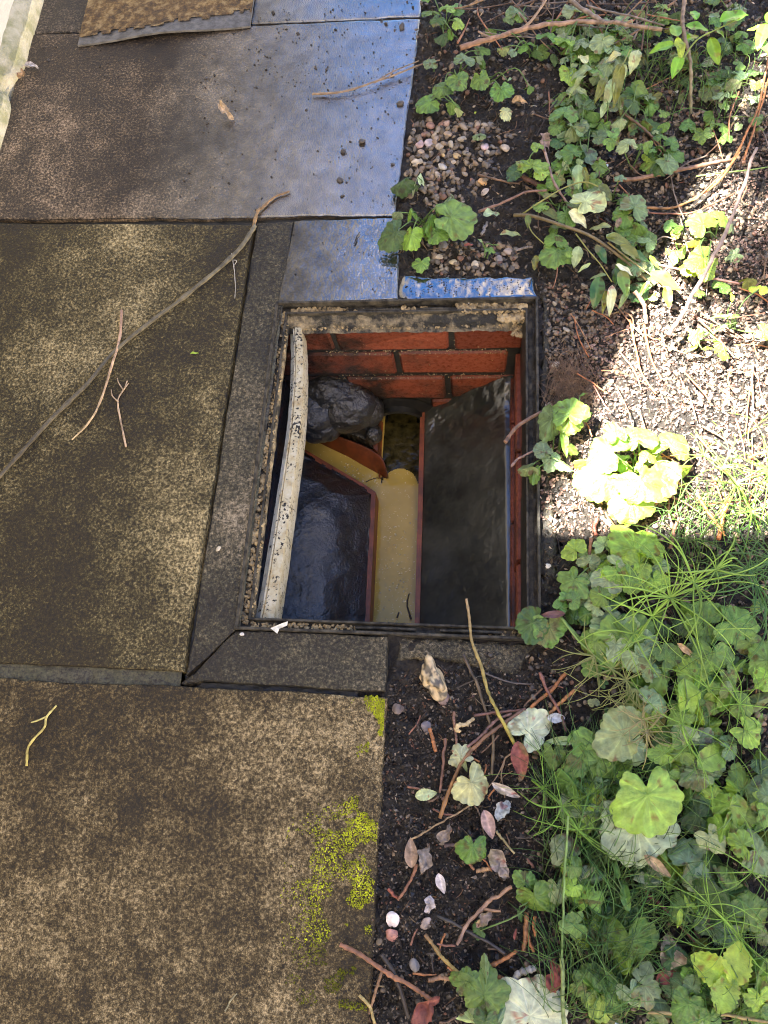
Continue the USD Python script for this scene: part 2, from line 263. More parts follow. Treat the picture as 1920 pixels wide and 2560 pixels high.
single('ground', 'dark damp soil of the planting bed running out to all sides', 'ground', gv, gf, M['soil'], kind='structure')

# ---------------------------------------------------------------- paved path: slabs and concrete strips, each a piece
path = Thing('path', 'wet brown concrete slab path with a strip of concrete round the open chamber', 'path', (0,0,0), kind='structure')
def edge_lines(length, step):
    e = np.array([0,.0012,.0026,.005,.009]); n = max(2, int(length/step))
    return np.concatenate([e, np.linspace(.016, length-.016, n), length-e[::-1]])/length
def slab(corners, z, thick, m, seed, wob=.0016, step=.008, und=.0018, rnd=.004, name='paving_slab', label=None, chips=.0):
    P = np.array([c[:2] for c in corners], float)      # TL, TR, BR, BL
    U = edge_lines(np.linalg.norm(P[1]-P[0]), step); V = edge_lines(np.linalg.norm(P[3]-P[0]), step)
    u, v = np.meshgrid(U, V, indexing='ij')
    xy = P[0]*((1-u)*(1-v))[...,None] + P[1]*(u*(1-v))[...,None] + P[2]*(u*v)[...,None] + P[3]*((1-u)*v)[...,None]
    lu, lv = np.linalg.norm(P[1]-P[0]), np.linalg.norm(P[3]-P[0])
    d = np.minimum(np.minimum(u, 1-u)*lu, np.minimum(v, 1-v)*lv)
    q = np.concatenate([xy, np.full(xy.shape[:2]+(1,), seed)], -1)
    fall = np.exp(-d/.012)[...,None]
    jig = np.stack([fbm(q*45, 3, 3)-.5, fbm(q*45+7, 3, 4)-.5], -1)*2*wob + np.stack([fbm(q*9+2, 2, 13)-.5, fbm(q*9+17, 2, 14)-.5], -1)*3*wob
    xy = xy + jig*fall
    zz = z + und*(fbm(q*11, 3, 6)-.5) + .0011*(noise(q*130, 9)-.5) - np.where(d < rnd, rnd*(1-np.sqrt(np.clip(1-(1-d/rnd)**2, 0, 1))), 0)
    if chips: zz = zz - chips*np.clip(fbm(q*28, 3, 21)-.5, 0, 1)*np.exp(-d/.02)*4
    top = np.concatenate([xy, zz[...,None]], -1); a, b = u.shape
    v0 = top.reshape(-1,3); f0 = gridfaces(a, b)[:, ::-1]
    idx = np.arange(a*b).reshape(a,b); ring = np.concatenate([idx[:-1,0], idx[-1,:-1], idx[:0:-1,-1], idx[0,:0:-1]])
    low = v0[ring].copy(); low[:,2] = z-thick; n = len(ring); j = np.arange(n)
    f1 = np.stack([ring, np.roll(ring,-1), a*b+(j+1)%n, a*b+j], 1)
    vv, ff = np.vstack([v0, low]), np.vstack([f0, f1])
    t = trimesh.Trimesh(vv, np.vstack([ff[:,[0,1,2]], ff[:,[0,2,3]]]), process=False)
    fl = np.array(t.faces)
    if np.cross(vv[fl[0,1]]-vv[fl[0,0]], vv[fl[0,2]]-vv[fl[0,0]])[2] < 0: fl = fl[:, ::-1]
    return path.part(name, vv, fl, m, True, label=label)
slab([(-.70,2.35),(.252,2.33),(.247,1.398),(-.70,1.428)], -.001, .05, M['slab_far'], 1)
slab([(-.70,1.421),(.247,1.390),(.224,.846),(-.70,.872)], .0, .05, M['slab_top'], 2, wob=.0026)
slab([(-.70,.863),(-.069,.832),(-.081,-.076),(-.70,-.076)], .001, .05, M['slab_left'], 3)
slab([(-.72,-.098),(.261,-.101),(.260,-1.3),(-.72,-1.3)], .002, .05, M['slab_near'], 4, wob=.0022, chips=.004)
S = lambda *a, **k: slab(*a, name='concrete_strip', **k)
S([(-.064,.839),(.012,.840),(-.002,-.002),(-.074,-.082)], -.002, .05, M['concrete_damp'], 5, rnd=.002, step=.006)
S([(.0145,.840),(.232,.840),(.238,.645),(.0,.645)], -.001, .05, M['concrete'], 6, rnd=.003, step=.006)
S([(-.0008,-.0045),(.256,-.003),(.258,-.093),(-.070,-.088)], -.001, .05, M['concrete_damp'], 7, rnd=.003, step=.006)
S([(.242,.705),(.497,.694),(.505,.645),(.24,.645)], -.003, .05, M['concrete_sheen'], 8, rnd=.008, wob=.006, step=.005, und=.004)
S([(.503,.690),(.516,.690),(.532,.10),(.503,.10)], -.006, .05, M['concrete_damp'], 9, rnd=.010, wob=.009, step=.005, und=.006)
S([(.260,-.003),(.500,-.003),(.46,-.050),(.262,-.046)], -.007, .05, M['concrete_damp'], 10, rnd=.012, wob=.010, step=.005, und=.006)
def strip(pts, z, m, name, rough=.003):                          # a rough fill between slabs
    A, B = np.array(pts[0]), np.array(pts[1]); n = 120
    la, lb = spline(A, n), spline(B, n); t = np.linspace(0,1,9)
    g = la[:,None,:]*(1-t)[None,:,None] + lb[:,None,:]*t[None,:,None]
    q = np.concatenate([g, np.zeros(g.shape[:2]+(1,))], -1)
    v = np.concatenate([g, (z+rough*(fbm(q*70, 3, 4)-.5)*2)[...,None]], -1).reshape(-1,3)
    return path.part(name, v, gridfaces(n, 9), m, True)
strip([[(-.71,-.074),(-.30,-.074),(-.085,-.074)],[(-.71,-.102),(-.30,-.102),(-.085,-.102)]], -.007, M['mortar'], 'mortar_joint')
strip([[(-.71,.876),(-.30,.862),(.23,.848)],[(-.71,.858),(-.30,.845),(.23,.832)]], -.012, M['black'], 'mortar_joint')
strip([[(-.71,1.432),(-.3,1.42),(.25,1.402)],[(-.71,1.416),(-.3,1.404),(.25,1.386)]], -.006, M['soil'], 'mortar_joint')
strip([[(-.082,-.085),(-.075,.35),(-.07,.84)],[(-.060,-.085),(-.058,.35),(-.058,.84)]], -.016, M['black'], 'mortar_joint')
strip([[(-.08,-.09),(.1,-.09),(.265,-.09)],[(-.08,-.104),(.1,-.104),(.265,-.104)]], -.014, M['black'], 'mortar_joint')
strip([[(.005,.0),(.010,.5),(.0125,.842)],[(-.004,.0),(.003,.5),(.0165,.842)]], -.006, M['mortar'], 'mortar_joint')
# a broken corner wedge of concrete
v, f = rbox(-.080,-.050,-.094,-.080,-.03,-.001,.002, .004, np.random.default_rng(3)); path.part('concrete_chip', v, f, M['concrete_damp'], False)

# ---------------------------------------------------------------- house at the left edge
house = Thing('house', 'white rendered house wall with an algae stained cream plinth beside the path', 'house', (-.72,0,0))
def prism_yz(poly, x0, x1):
    t = trimesh.creation.extrude_polygon(Polygon(poly), x1-x0, engine='earcut'); v = np.array(t.vertices)
    return np.stack([x0+v[:,2], v[:,0], v[:,1]], 1), np.array(t.faces)
XW, KX = -.72, math.cos(SUN_ELEV)/math.sin(SUN_ELEV)
zt = (.497-XW)/KX
v, f = prism_yz([(-.3,-.1),(4.6,-.1),(4.6,zt+.2),(2.6,zt+(2.6-.185)*.88),(.185,zt),(-.3,zt)], XW-4.5, XW); house.part('wall', v, f, M['render'], False)
v, f = prism_yz([(-4.5,-.1),(.183,-.1),(.183,5.2),(-4.5,5.2)], XW-5.0, XW+.002); house.part('wall', v, f, M['render'], False)
v, f = prism_yz([(-4.6,5.2),(.183,5.2),(.183,5.35),(-4.6,5.35)], XW-5.1, XW); house.part('roof', v, f, M['tile'], False)
# plinth: a rough cream skirting with a broken notch
n = 300; yy = np.linspace(-2.2, 2.4, n); prof = [(-.0,.05),(.010,.046),(.022,.036),(.030,.020),(.033,.0),(.034,-.03)]
rows = []
for k, (dx, z) in enumerate(prof):
    q = np.stack([yy*1.0, np.full(n, k*.02), np.zeros(n)], -1)
    notch = np.exp(-((yy-1.24)/.035)**2)
    dd = dx + .008*(fbm(q*22, 3, 5)-.5)*(k > 0) - notch*.022*(k > 0)*(dx > .005)
    rows.append(np.stack([XW+np.maximum(dd, .0), yy, z-notch*.02*(k < 4)+.006*(fbm(q*30+4, 2, 3)-.5)*(k < 5)], -1))
house.part('plinth', np.array(rows).reshape(-1,3), gridfaces(len(prof), n), M['plinth'], True)

# tall tree standing behind the house: its outer twigs break the sunlight at the right edge of the picture
tree = Thing('tree', 'tall leafy tree behind the house reaching over its roof', 'tree', (-6.5,1.4,0))
cc = np.array([1.20,.97,0]) + SUN_DIR*8.0
tr = spline([(-6.5,1.4,-.1),(-6.3,1.35,3),(-5.6,1.25,5.6),tuple(cc+[-.7,0,-.1])], 24); v, f = tube(tr, np.linspace(.24,.03,24), 10); tree.part('trunk', v, f, M['bark'], col=(.09,.07,.05))
rs = np.random.default_rng(5); lv = []
for k in range(3400):
    d = rs.normal(0,1,3); d = d/np.linalg.norm(d)*rs.uniform(.1,1)**.45*np.array([.32,.21,.22]); p = cc+d
    if k > 3100: p = np.array([.95,.70,0])+SUN_DIR*8.0+rs.normal(0,1,3)*[.07,.07,.07]
    t = rs.normal(0,1,3); t /= np.linalg.norm(t); w = np.cross(t, rs.normal(0,1,3)); w /= np.linalg.norm(w)
    s = rs.uniform(.022,.04); lv.append((np.array([p-t*s, p+w*s*.45, p+t*s, p-w*s*.45]), np.array([[0,1,2],[0,2,3]]), np.array([.06,.12,.03])))
v, f, c_ = join(lv); tree.part('crown', v, f, M['leaf'], False, c_)
# ---------------------------------------------------------------- inspection chamber
ch = Thing('inspection_chamber', 'open brick drain inspection chamber with black metal rim and terracotta channel', 'inspection chamber', (.25,.32,0))
FX0, FX1, FY0, FY1 = .0, .5, .0, .642
def rect_sweep(prof, x0, x1, y0, y1, seg=60, jit=0.0, seed=0, sc=40):
    # profile (inset, z) run round the rectangle with mitred corners
    C = [(x0,y0),(x1,y0),(x1,y1),(x0,y1)]; rows = []
    for ins, z in prof:
        c = np.array([(x0+ins,y0+ins),(x1-ins,y0+ins),(x1-ins,y1-ins),(x0+ins,y1-ins)])
        p = np.concatenate([c[i]+np.linspace(0,1,seg,endpoint=False)[:,None]*(c[(i+1)%4]-c[i]) for i in range(4)])
        q = np.concatenate([p, np.full((len(p),1), z*3+seed)], 1)
        j = (np.stack([fbm(q*sc+k, 3, seed+k) for k in range(3)], 1)-.5)*2*jit
        rows.append(np.concatenate([p, np.full((len(p),1), z)], 1)+j)
    v = np.array(rows).reshape(-1,3); return v, gridfaces(len(prof), 4*seg, True)
fr = [(-.002,-.03),(-.002,.002),(-.0012,.0032),(.002,.0032),(.003,.002),(.0032,-.016),(.0165,-.018),(.0165,-.008),(.0172,-.007),(.0198,-.007),(.0206,-.008),(.0206,-.034),(.012,-.036)]
v, f = rect_sweep(fr, FX0, FX1, FY0, FY1, 40, .0003, 3); ch.part('frame', v, f, M['metal'], 30)
# raised clip bars in the groove of the frame
for (x0, x1, y) in [(.16,.245,.6285),(.27,.36,.6285),(.20,.30,.0105),(.34,.44,.0105)]:
    P = spline([(x0,y,-.012),((x0+x1)/2,y,-.009),(x1,y,-.012)], 8); v, f = tube(P, .0028, 8); ch.part('clip_bar', v, f, M['metal'])
# pale stained bedding mortar between the frame and the brickwork
pr = [(.0208,-.014),(.0225,-.017),(.026,-.020),(.030,-.023),(.034,-.027),(.0375,-.031),(.039,-.036),(.046,-.039)]
def ledge(A, B, prof, inward, seed, jit, sc=55):        # a rough ledge of mortar along one side
    A, B = np.array(A), np.array(B); n = 220; t = np.linspace(0,1,n)[:,None]; rows = []
    for ins, z in prof:
        p = A+(B-A)*t + np.array(inward)*ins; q = np.concatenate([p, np.full((n,1), z*3+seed)], 1)
        rows.append(np.concatenate([p, np.full((n,1), z)], 1)+(np.stack([fbm(q*sc+k, 3, seed+k) for k in range(3)], 1)-.5)*2*jit)
    return np.array(rows).reshape(-1,3), gridfaces(len(prof), n)
v, f = ledge((.485,.642),(.012,.642), pr, (0,-1), 8, .0042); ch.part('bedding_mortar', v, f, M['stained'])
v, f = ledge((.5,.02),(.5,.625), [(.0205,-.012),(.022,-.016),(.0235,-.024),(.025,-.032),(.026,-.045)], (-1,0), 9, .002); ch.part('bedding_mortar', v, f, M['black'])
v, f = ledge((.0,.63),(.0,.01), [(.0205,-.012),(.0225,-.014),(.0235,-.022),(.022,-.03),(.012,-.04)], (1,0), 10, .0025); ch.part('bedding_mortar', v, f, M['stained'])
BX0, BX1, BY0, BY1 = -.035, .460, -.02, .605
# crumbs of old tan sealing mortar left in the groove
rs = np.random.default_rng(21); g = []
def crumbs(x0, x1, y0, y1, z, n, s0, s1, mm=g):
    for k in range(n):
        s = rs.uniform(s0, s1); mm.append(rock(np.array([rs.uniform(x0,x1), rs.uniform(y0,y1), z+rs.uniform(0,.004)]), s, rs, 1, .7, .5))
crumbs(.03,.13,.625,.637,-.016,120,.004,.011); crumbs(.10,.30,.625,.636,-.017,70,.003,.008); crumbs(.245,.27,.624,.638,-.014,30,.004,.010)
crumbs(.35,.482,.622,.638,-.014,190,.004,.012); crumbs(.43,.478,.606,.62,-.022,150,.005,.013); crumbs(.455,.475,.58,.61,-.035,40,.004,.010)
crumbs(.004,.016,.012,.36,-.016,210,.004,.010); crumbs(.005,.015,.36,.46,-.017,40,.003,.007); crumbs(.005,.018,.60,.63,-.016,30,.004,.01)
crumbs(.006,.018,.36,.60,-.016,60,.003,.007); crumbs(.019,.025,.02,.6,-.013,160,.002,.005); crumbs(.02,.20,.004,.014,-.016,90,.003,.008); crumbs(.42,.48,.005,.014,-.018,25,.003,.007)
crumbs(.04,.44,.600,.612,-.034,120,.002,.007)
v, f, _c = join(g); ch.part('mortar_crumbs', v, f, M['tan'], False, kind='stuff')
# brick walls: a mortar backing with every brick proud of it
far = ch.node('brick_wall'); 
hole = Point(.208,-.415).buffer(.062, 32)
t = trimesh.creation.extrude_polygon(Polygon([(BX0-.03,-.56),(BX1+.03,-.56),(BX1+.03,-.035),(BX0-.03,-.035)]).difference(hole), .03, engine='earcut'); vt = np.array(t.vertices)
ch.part('joint_mortar', np.stack([vt[:,0], BY1+.006+vt[:,2], vt[:,1]], 1), np.array(t.faces), M['black'], False, parent=far)
rb = np.random.default_rng(4)
def wall_x(y): return None
def brick_far(x0, x1, z0, z1, **k):
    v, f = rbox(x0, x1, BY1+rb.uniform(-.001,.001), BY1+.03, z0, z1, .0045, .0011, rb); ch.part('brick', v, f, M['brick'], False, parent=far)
c1 = (-.118,-.034); c2 = (-.215,-.131); c3 = (-.320,-.229); c4=(-.42,-.334)
for x0, x1 in ((-.04,.098),(.109,.333),(.345,.478)): brick_far(x0, x1, *c1)
for x0, x1 in ((-.04,.0),(.012,.217),(.228,.450)): brick_far(x0, x1, *c2)
for x0, x1 in ((-.04,.09),(.102,.318),(.330,.470)): brick_far(x0, x1, *c3)
for x0, x1 in ((-.04,.135),(.282,.470)): brick_far(x0, x1, *c4)
# right hand wall
rw = ch.node('brick_wall')
v, f = boxm(BX1+.016, BX1+.046, BY0-.03, BY1+.004, -.56, -.045); ch.part('joint_mortar', v, f, M['black'], False, parent=rw)
for k, (z0, z1) in enumerate((c1, c2, c3, c4)):
    y = BY1 - (.0 if k % 2 else .11); first = True
    edges = [BY1-.001] + list(np.arange(y-.004 if not k%2 else BY1-.223, BY0-.03, -.226))
    a = BY1-.002
    while a > BY0:
        ln = .105 if (first and k % 2 == 0) else .215; b = max(a-ln, BY0-.03); first = False
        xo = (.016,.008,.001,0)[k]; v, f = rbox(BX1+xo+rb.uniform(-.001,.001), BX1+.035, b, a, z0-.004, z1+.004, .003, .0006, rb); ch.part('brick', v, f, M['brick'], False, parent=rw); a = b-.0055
# pale mineral crust along the joints of the far wall
rs = np.random.default_rng(17); g = []
for k in range(420):
    z = rs.choice([c1[0],c2[0],c2[1],c3[1],c1[0]]) + rs.normal(0,.0022); x = rs.uniform(.08,.45); 
    if rs.random() < .12: z = rs.uniform(-.31,-.04)
    g.append(rock(np.array([x, BY1-.0005, z]), rs.uniform(.001,.0032), rs, 1, .6, .5))
v, f, _c = join(g); ch.part('mineral_crust', v, f, M['tan'], False, kind='stuff')
# the two walls behind and below the eye
lw = ch.node('brick_wall')
v, f = boxm(BX0-.034, BX0-.004, BY0-.03, BY1+.004, -.56, -.045); ch.part('joint_mortar', v, f, M['black'], False, parent=lw)
for k, (z0, z1) in enumerate((c1, c2, c3, c4)):
    a = BY1-.002; first = True
    while a > BY0:
        ln = .105 if (first and k % 2) else .215; b = max(a-ln, BY0-.03); first = False
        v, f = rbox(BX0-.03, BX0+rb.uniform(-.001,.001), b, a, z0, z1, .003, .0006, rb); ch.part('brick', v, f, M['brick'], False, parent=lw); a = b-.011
nw = ch.node('brick_wall')
v, f = boxm(BX0-.03, BX1+.03, BY0-.034, BY0-.004, -.56, -.045); ch.part('joint_mortar', v, f, M['black'], False, parent=nw)
for k, (z0, z1) in enumerate((c1, c2, c3, c4)):
    a = BX0; first = True
    while a < BX1:
        ln = .105 if (first and k % 2) else .215; b = min(a+ln, BX1); first = False
        v, f = rbox(a, b, BY0-.03, BY0+rb.uniform(-.001,.001), z0, z1, .003, .0006, rb); ch.part('brick', v, f, M['brick'], False, parent=nw); a = b+.011
# channel outline: straight run plus the side branch
ZW = -.432
ml = LineString([(.207,.62),(.2125,.36),(.219,.0),(.22,-.02)])
def a2(px, py): return tuple(atd(px, py, ZW)[:2])
b0, b1 = np.array(a2(692,985)), np.array(a2(838,1060)); bd = (b1-b0)/np.linalg.norm(b1-b0)
far_edge = [a2(*p) for p in ((664,944),(700,964),(752,989),(800,1017),(836,1034))]; near_edge = [a2(*p) for p in ((650,980),(690,1004),(735,1031),(790,1063),(832,1091))]
branch_poly = Polygon(far_edge + [a2(862,1040), a2(862,1100)] + near_edge[::-1])
inner = unary_union([ml.buffer(.0485, cap_style=2), branch_poly]).buffer(-.002).buffer(.002)
area = sbox(BX0, BY0, BX1, BY1)
inner = inner.intersection(sbox(BX0+.0, BY0, BX1, BY1+.02))
bank_top = [tuple(atd(*p, -.388)[:2]) for p in ((690,925),(738,944),(775,958),(806,972),(826,990),(838,1028))]
bank_poly = Polygon(far_edge + bank_top[::-1]).buffer(.001)
ring = inner.buffer(.0105, join_style=2).difference(inner).difference(bank_poly)
def wall_prism(poly, z0, z1):
    out = []
    for p in getattr(poly, 'geoms', [poly]):
        t = trimesh.creation.extrude_polygon(p, z1-z0, engine='earcut'); v = np.array(t.vertices); v[:,2] += z0; out.append((v, np.array(t.faces)))
    v, f, _ = join(out); return v, f
def half_pipe(P, r, z, n=20, lip=.03):
    P = np.asarray(P, float); t = np.gradient(P, axis=0); t /= np.linalg.norm(t, axis=1, keepdims=True); nn = np.stack([-t[:,1], t[:,0]], 1)
    an = np.linspace(np.pi, 2*np.pi, n)
    v = np.stack([P[:,None,:]+nn[:,None,:]*(r*np.cos(an))[None,:,None]], 0)[0]
    zz = np.broadcast_to(z+r*np.sin(an), v.shape[:2]); return np.concatenate([v, zz[...,None]], -1).reshape(-1,3), gridfaces(len(P), n)
v1, f1 = wall_prism(ring.intersection(sbox(-1,-1,1,BY1-.004)), -.47, -.376)
v2, f2 = half_pipe(np.array([(.207,.60),(.209,.52),(.2105,.45)]), .049, -.415)
v, f, _c = join([(v1,f1),(v2,f2)]); ch.part('channel', v, f, M['terracotta'], 30)
# glazed bank on the far side of the branch, rounding off at its tip
n = 40; A_ = spline([(*p, ZW-.006) for p in far_edge], n); B_ = spline([(*p, -.388) for p in bank_top], n); rows = []
for t in np.linspace(0,1,9): rows.append(A_*(1-t)+B_*t + np.array([0,0,1])*(.010*np.sin(np.pi*t))*np.linspace(1,.5,n)[:,None])
rows.append(B_+[0,.004,-.03]); ch.part('branch_bend', np.array(rows).reshape(-1,3), gridfaces(len(rows), n), M['terracotta'])
# benching: hand floated mortar falling to the channel
bx, by = np.arange(BX0-.004, BX1+.008, .0026), np.arange(BY0, BY1+.008, .0026); BXg, BYg = np.meshgrid(bx, by, indexing='ij')
q = np.stack([BXg, BYg, np.zeros_like(BXg)], -1)
cx = np.interp(BYg, [0,.36,.62], [.219,.2125,.207])
right = -.385 + .125*np.clip((BXg-cx-.055)/.185, 0, 1)**1.15
tl = np.clip((cx-.055-BXg)/.16, 0, 1); left = -.385 + .115*np.sin(tl*np.pi/2)**.75
h = np.where(BXg > cx, right, left)
h = h + .085*np.exp(-(((BXg-.105)/.05)**2+((BYg-.585)/.045)**2)) + .05*np.exp(-(((BXg-.02)/.06)**2+((BYg-.58)/.05)**2)) + .03*np.exp(-(((BXg-.15)/.022)**2+((BYg-.545)/.04)**2))
h = h - np.where(BXg < cx, .045*np.exp(-((BYg-.46)/.09)**2)*np.clip((.16-BXg)/.1, 0, 1), 0)
h = h + np.where(BXg < cx, .012*np.exp(-(((BYg-.30)/.07)**2+((BXg-.09)/.05)**2))+.012*np.exp(-(((BYg-.12)/.06)**2+((BXg-.10)/.05)**2)), 0)
h = h + np.where(BXg > cx, .03*np.exp(-((BYg-.605)/.035)**2)*np.clip((BXg-.27)/.1, 0, 1), 0)
rough = np.where(BXg < cx, 1.0, .35+1.2*np.exp(-((BYg-.59)/.04)**2))
h = h + rough*(.016*(fbm(q*22, 2, 4)-.5) + .004*(fbm(q*120, 3, 7)-.5))
import shapely
dch = shapely.distance(shapely.points(BXg, BYg), unary_union([inner, bank_poly]))
h = np.where(BXg < cx, np.minimum(h, -.375+np.where(BYg > .47, 2.6, 1.25)*np.clip(dch-.012,0,1)+.012*(fbm(q*40,2,9)-.5)), h); h = np.minimum(h, -.20)
from shapely import contains_xy
ins = contains_xy(unary_union([inner, bank_poly]).buffer(.006), BXg, BYg); h = np.where(ins, -.49, h)
v = np.stack([BXg, BYg, h], -1).reshape(-1,3); f = gridfaces(*BXg.shape)
cen = v[f].mean(1); ch.part('benching', v, f[cen[:,0] < .214], M['bench'], True); ch.part('benching', v, f[cen[:,0] >= .214], M['bench_smooth'], True)
# clay pipe entering through the far wall, with a mortar collar
def ringtube(r0, r1, y0, y1, cx, cz, n=40):
    an = np.arange(n)*2*np.pi/n; rows = [np.stack([cx+r*np.cos(an), np.full(n, y), cz+r*np.sin(an)], 1) for r, y in ((r1,y1),(r1,y0),(r0,y0),(r0,y1))]
    return np.array(rows).reshape(-1,3), gridfaces(4, n, True)
v, f = ringtube(.054, .064, .585, 1.4, .208, -.412); ch.part('pipe', v, f, M['pipe'], 40)
an = np.linspace(0,2*np.pi,60,endpoint=False); rows = []
for r, y in ((.054,.592),(.059,.592),(.068,.598),(.082,.603),(.094,.608)):
    q = np.stack([np.cos(an)*2, np.sin(an)*2, np.full(60, r*30)], 1); rr = r*(1+.12*(fbm(q*2, 2, 3)-.5))
    rows.append(np.stack([.208+rr*np.cos(an), np.full(60, y)+.004*(fbm(q*3, 2, 5)-.5), -.412+rr*np.sin(an)*np.where(np.sin(an) > 0, .92, 1)], 1))
ch.part('pipe_collar', np.array(rows).reshape(-1,3), gridfaces(5, 60, True), M['black'])
# wet lumps of mortar heaped over the branch mouth
rs = np.random.default_rng(14)
for (x, y, z, r, sx) in ((.095,.572,-.300,.062,1.1),(.025,.560,-.315,.070,1.0),(.142,.575,-.325,.040,.9),(.060,.590,-.27,.05,1.3),(.15,.535,-.365,.026,.8)):
    b = np.array(_ico[3].vertices)*1.0; b = trimesh.creation.icosphere(4).vertices; v = b*(1+.35*(fbm(b*1.6+rs.uniform(0,50,3), 3, 2)-.5)+.10*(fbm(b*7+rs.uniform(0,50,3), 2, 3)-.5))[:,None]*r*[sx,.9,.95]+[x,y,z]
    ch.part('benching', v, np.array(trimesh.creation.icosphere(4).faces), M['bench'])
# branch pipe mouth under the mound
p0 = b0-bd*.115; d3 = np.array([bd[0], bd[1], 0]); nn3 = np.array([-bd[1], bd[0], 0]); an = np.arange(32)*2*np.pi/32
rows = [np.array([p0[0],p0[1],-.41]) + d3*s + r*(np.cos(an)[:,None]*nn3 + np.sin(an)[:,None]*[0,0,1]) for r, s in ((.05,-.08),(.05,.085),(.043,.087),(.043,-.08))]
ch.part('pipe', np.array(rows).reshape(-1,3), gridfaces(4, 32, True), M['pipe'], 40)

# ---------------------------------------------------------------- water standing in the channel
def sheet(poly, z, step=.004, amp=.0012, seed=0):
    x0, y0, x1, y1 = poly.bounds; X, Y = np.meshgrid(np.arange(x0-step, x1+2*step, step), np.arange(y0-step, y1+2*step, step), indexing='ij')
    q = np.stack([X, Y, np.zeros_like(X)+seed], -1); Z = z+amp*2*(fbm(q*30, 3, 3)-.5)
    v = np.stack([X,Y,Z], -1).reshape(-1,3); f = gridfaces(*X.shape); c = v[f].mean(1)
    return v, f[contains_xy(poly, c[:,0], c[:,1])]
murk = inner.buffer(.003).intersection(unary_union([sbox(-.2,-.1,.4,.44), sbox(-.2,-.1,.165,.7), LineString([(.211,.40),(.2105,.452)]).buffer(.026), LineString([(.211,.38),(.2105,.435)]).buffer(.042)]))
v, f = sheet(murk, ZW, .0018); single('drain_water', 'murky ochre water standing in the drain channel', 'water', v, f, M['water'], kind='structure')
v, f = sheet(inner.buffer(.003).intersection(sbox(.15,.40,.30,.60)), ZW-.004, amp=.003, seed=4)
vb, fb = sheet(sbox(.17,.60,.245,1.35), ZW-.018, .008); v, f, _c = join([(v,f),(vb,fb)])
single('drain_water', 'dark clear water running out of the far pipe', 'water', v, f, M['clear_water'], kind='structure')
rs = np.random.default_rng(8); g = []
for k in range(150):
    y = rs.uniform(.06,.36); x = np.interp(y, [0,.36], [.219,.2125])+rs.normal(.008,.017); 
    if k > 105: s = rs.uniform(-.06,.03); p = b1-bd*rs.uniform(.02,.13)+np.array([-bd[1],bd[0]])*rs.normal(0,.014); x, y = p
    if not inner.buffer(-.004).contains(Point(x,y)): continue
    g.append((*rock(np.array([x,y,ZW+.0005]), rs.uniform(.0018,.0055), rs, 1, .35, .4), np.array([.62,.52,.28])*rs.uniform(.6,1.15)))
v, f, c_ = join(g); single('floating_scum', 'pale flecks of scum floating on the ochre water', 'scum', v, f, M['stone'], True, c_, kind='stuff')
def twig3(name, label, P, r0, r1, col, col2=None, n=26, wob=.0012, cat='twig', group=None, branches=(), seed=0, m=None, k=6, cap=True):
    rr = np.random.default_rng(seed+int(abs(P[0][0])*997)+int(abs(P[0][1])*991)); Q = spline(P, n); Q = Q + np.cumsum(rr.normal(0, wob*.4, (n,3)), 0)*np.sin(np.linspace(0,np.pi,n))[:,None]*[1,1,.4]
    R = np.linspace(r0, r1, n)*(1+.10*rr.normal(0,1,n)); R[rr.integers(2, n-2, max(1,n//8))] *= 1.18
    t = np.repeat(np.linspace(0,1,n), k); t = np.append(t, [0,1]); cl = np.asarray(col)*(1-t[:,None])+np.asarray(col if col2 is None else col2)*t[:,None]
    cl = cl*(1+.25*np.repeat(np.append(rr.normal(0,1,n),[0])[:n],k).tolist().__class__(np.append(np.repeat(rr.normal(0,1,n),k),[0,0])).__len__()*0 + .18*np.append(np.repeat(rr.normal(0,1,n),k),[0,0]))[:,None] if False else cl*(1+.18*np.append(np.repeat(rr.normal(0,1,n),k),[0,0]))[:,None]
    v, f = tube(Q, np.maximum(R, .0004), k); out = [(v, f, np.clip(cl,.003,1))]
    for B in branches:
        nb = 10; QB = spline(B, nb); vb, fb = tube(QB, np.linspace(r1*.9+.0003, r1*.5+.0003, nb), 5); out.append((vb, fb, np.asarray(col if col2 is None else col2)))
    v, f, c_ = join(out); return single(name, label, cat, v, f, m or M['bark'], True, c_, group)
twig3('floating_twig', 'thin black twig floating on the ochre water below the branch mouth', [atd(790,1041,ZW+.002), atd(812,1034,ZW+.003), atd(838,1030,ZW+.004)], .0010, .0006, (.02,.015,.01))
twig3('floating_twig', 'dark twig in the ochre water near the front rim of the chamber', [atd(888,1338,ZW+.002), atd(880,1310,ZW+.003), atd(884,1282,ZW+.003)], .0022, .0012, (.03,.02,.01))
twig3('floating_twig', 'short black stub floating left of the water flecks near the front rim', [atd(857,1335,ZW+.002), atd(862,1322,ZW+.003)], .0018, .0012, (.02,.015,.01), n=8)
twig3('pale_straw', 'pale bent straw lying on the dark right hand benching', [atd(1045,968,-.31), atd(1058,952,-.305), atd(1074,948,-.30)], .0011, .0008, (.30,.22,.12), n=12)
twig3('wet_twig', 'thin dark twig lying against the front right benching', [atd(965,1345,-.36), atd(985,1330,-.35), atd(1010,1320,-.34)], .0012, .0007, (.04,.03,.02), n=12)

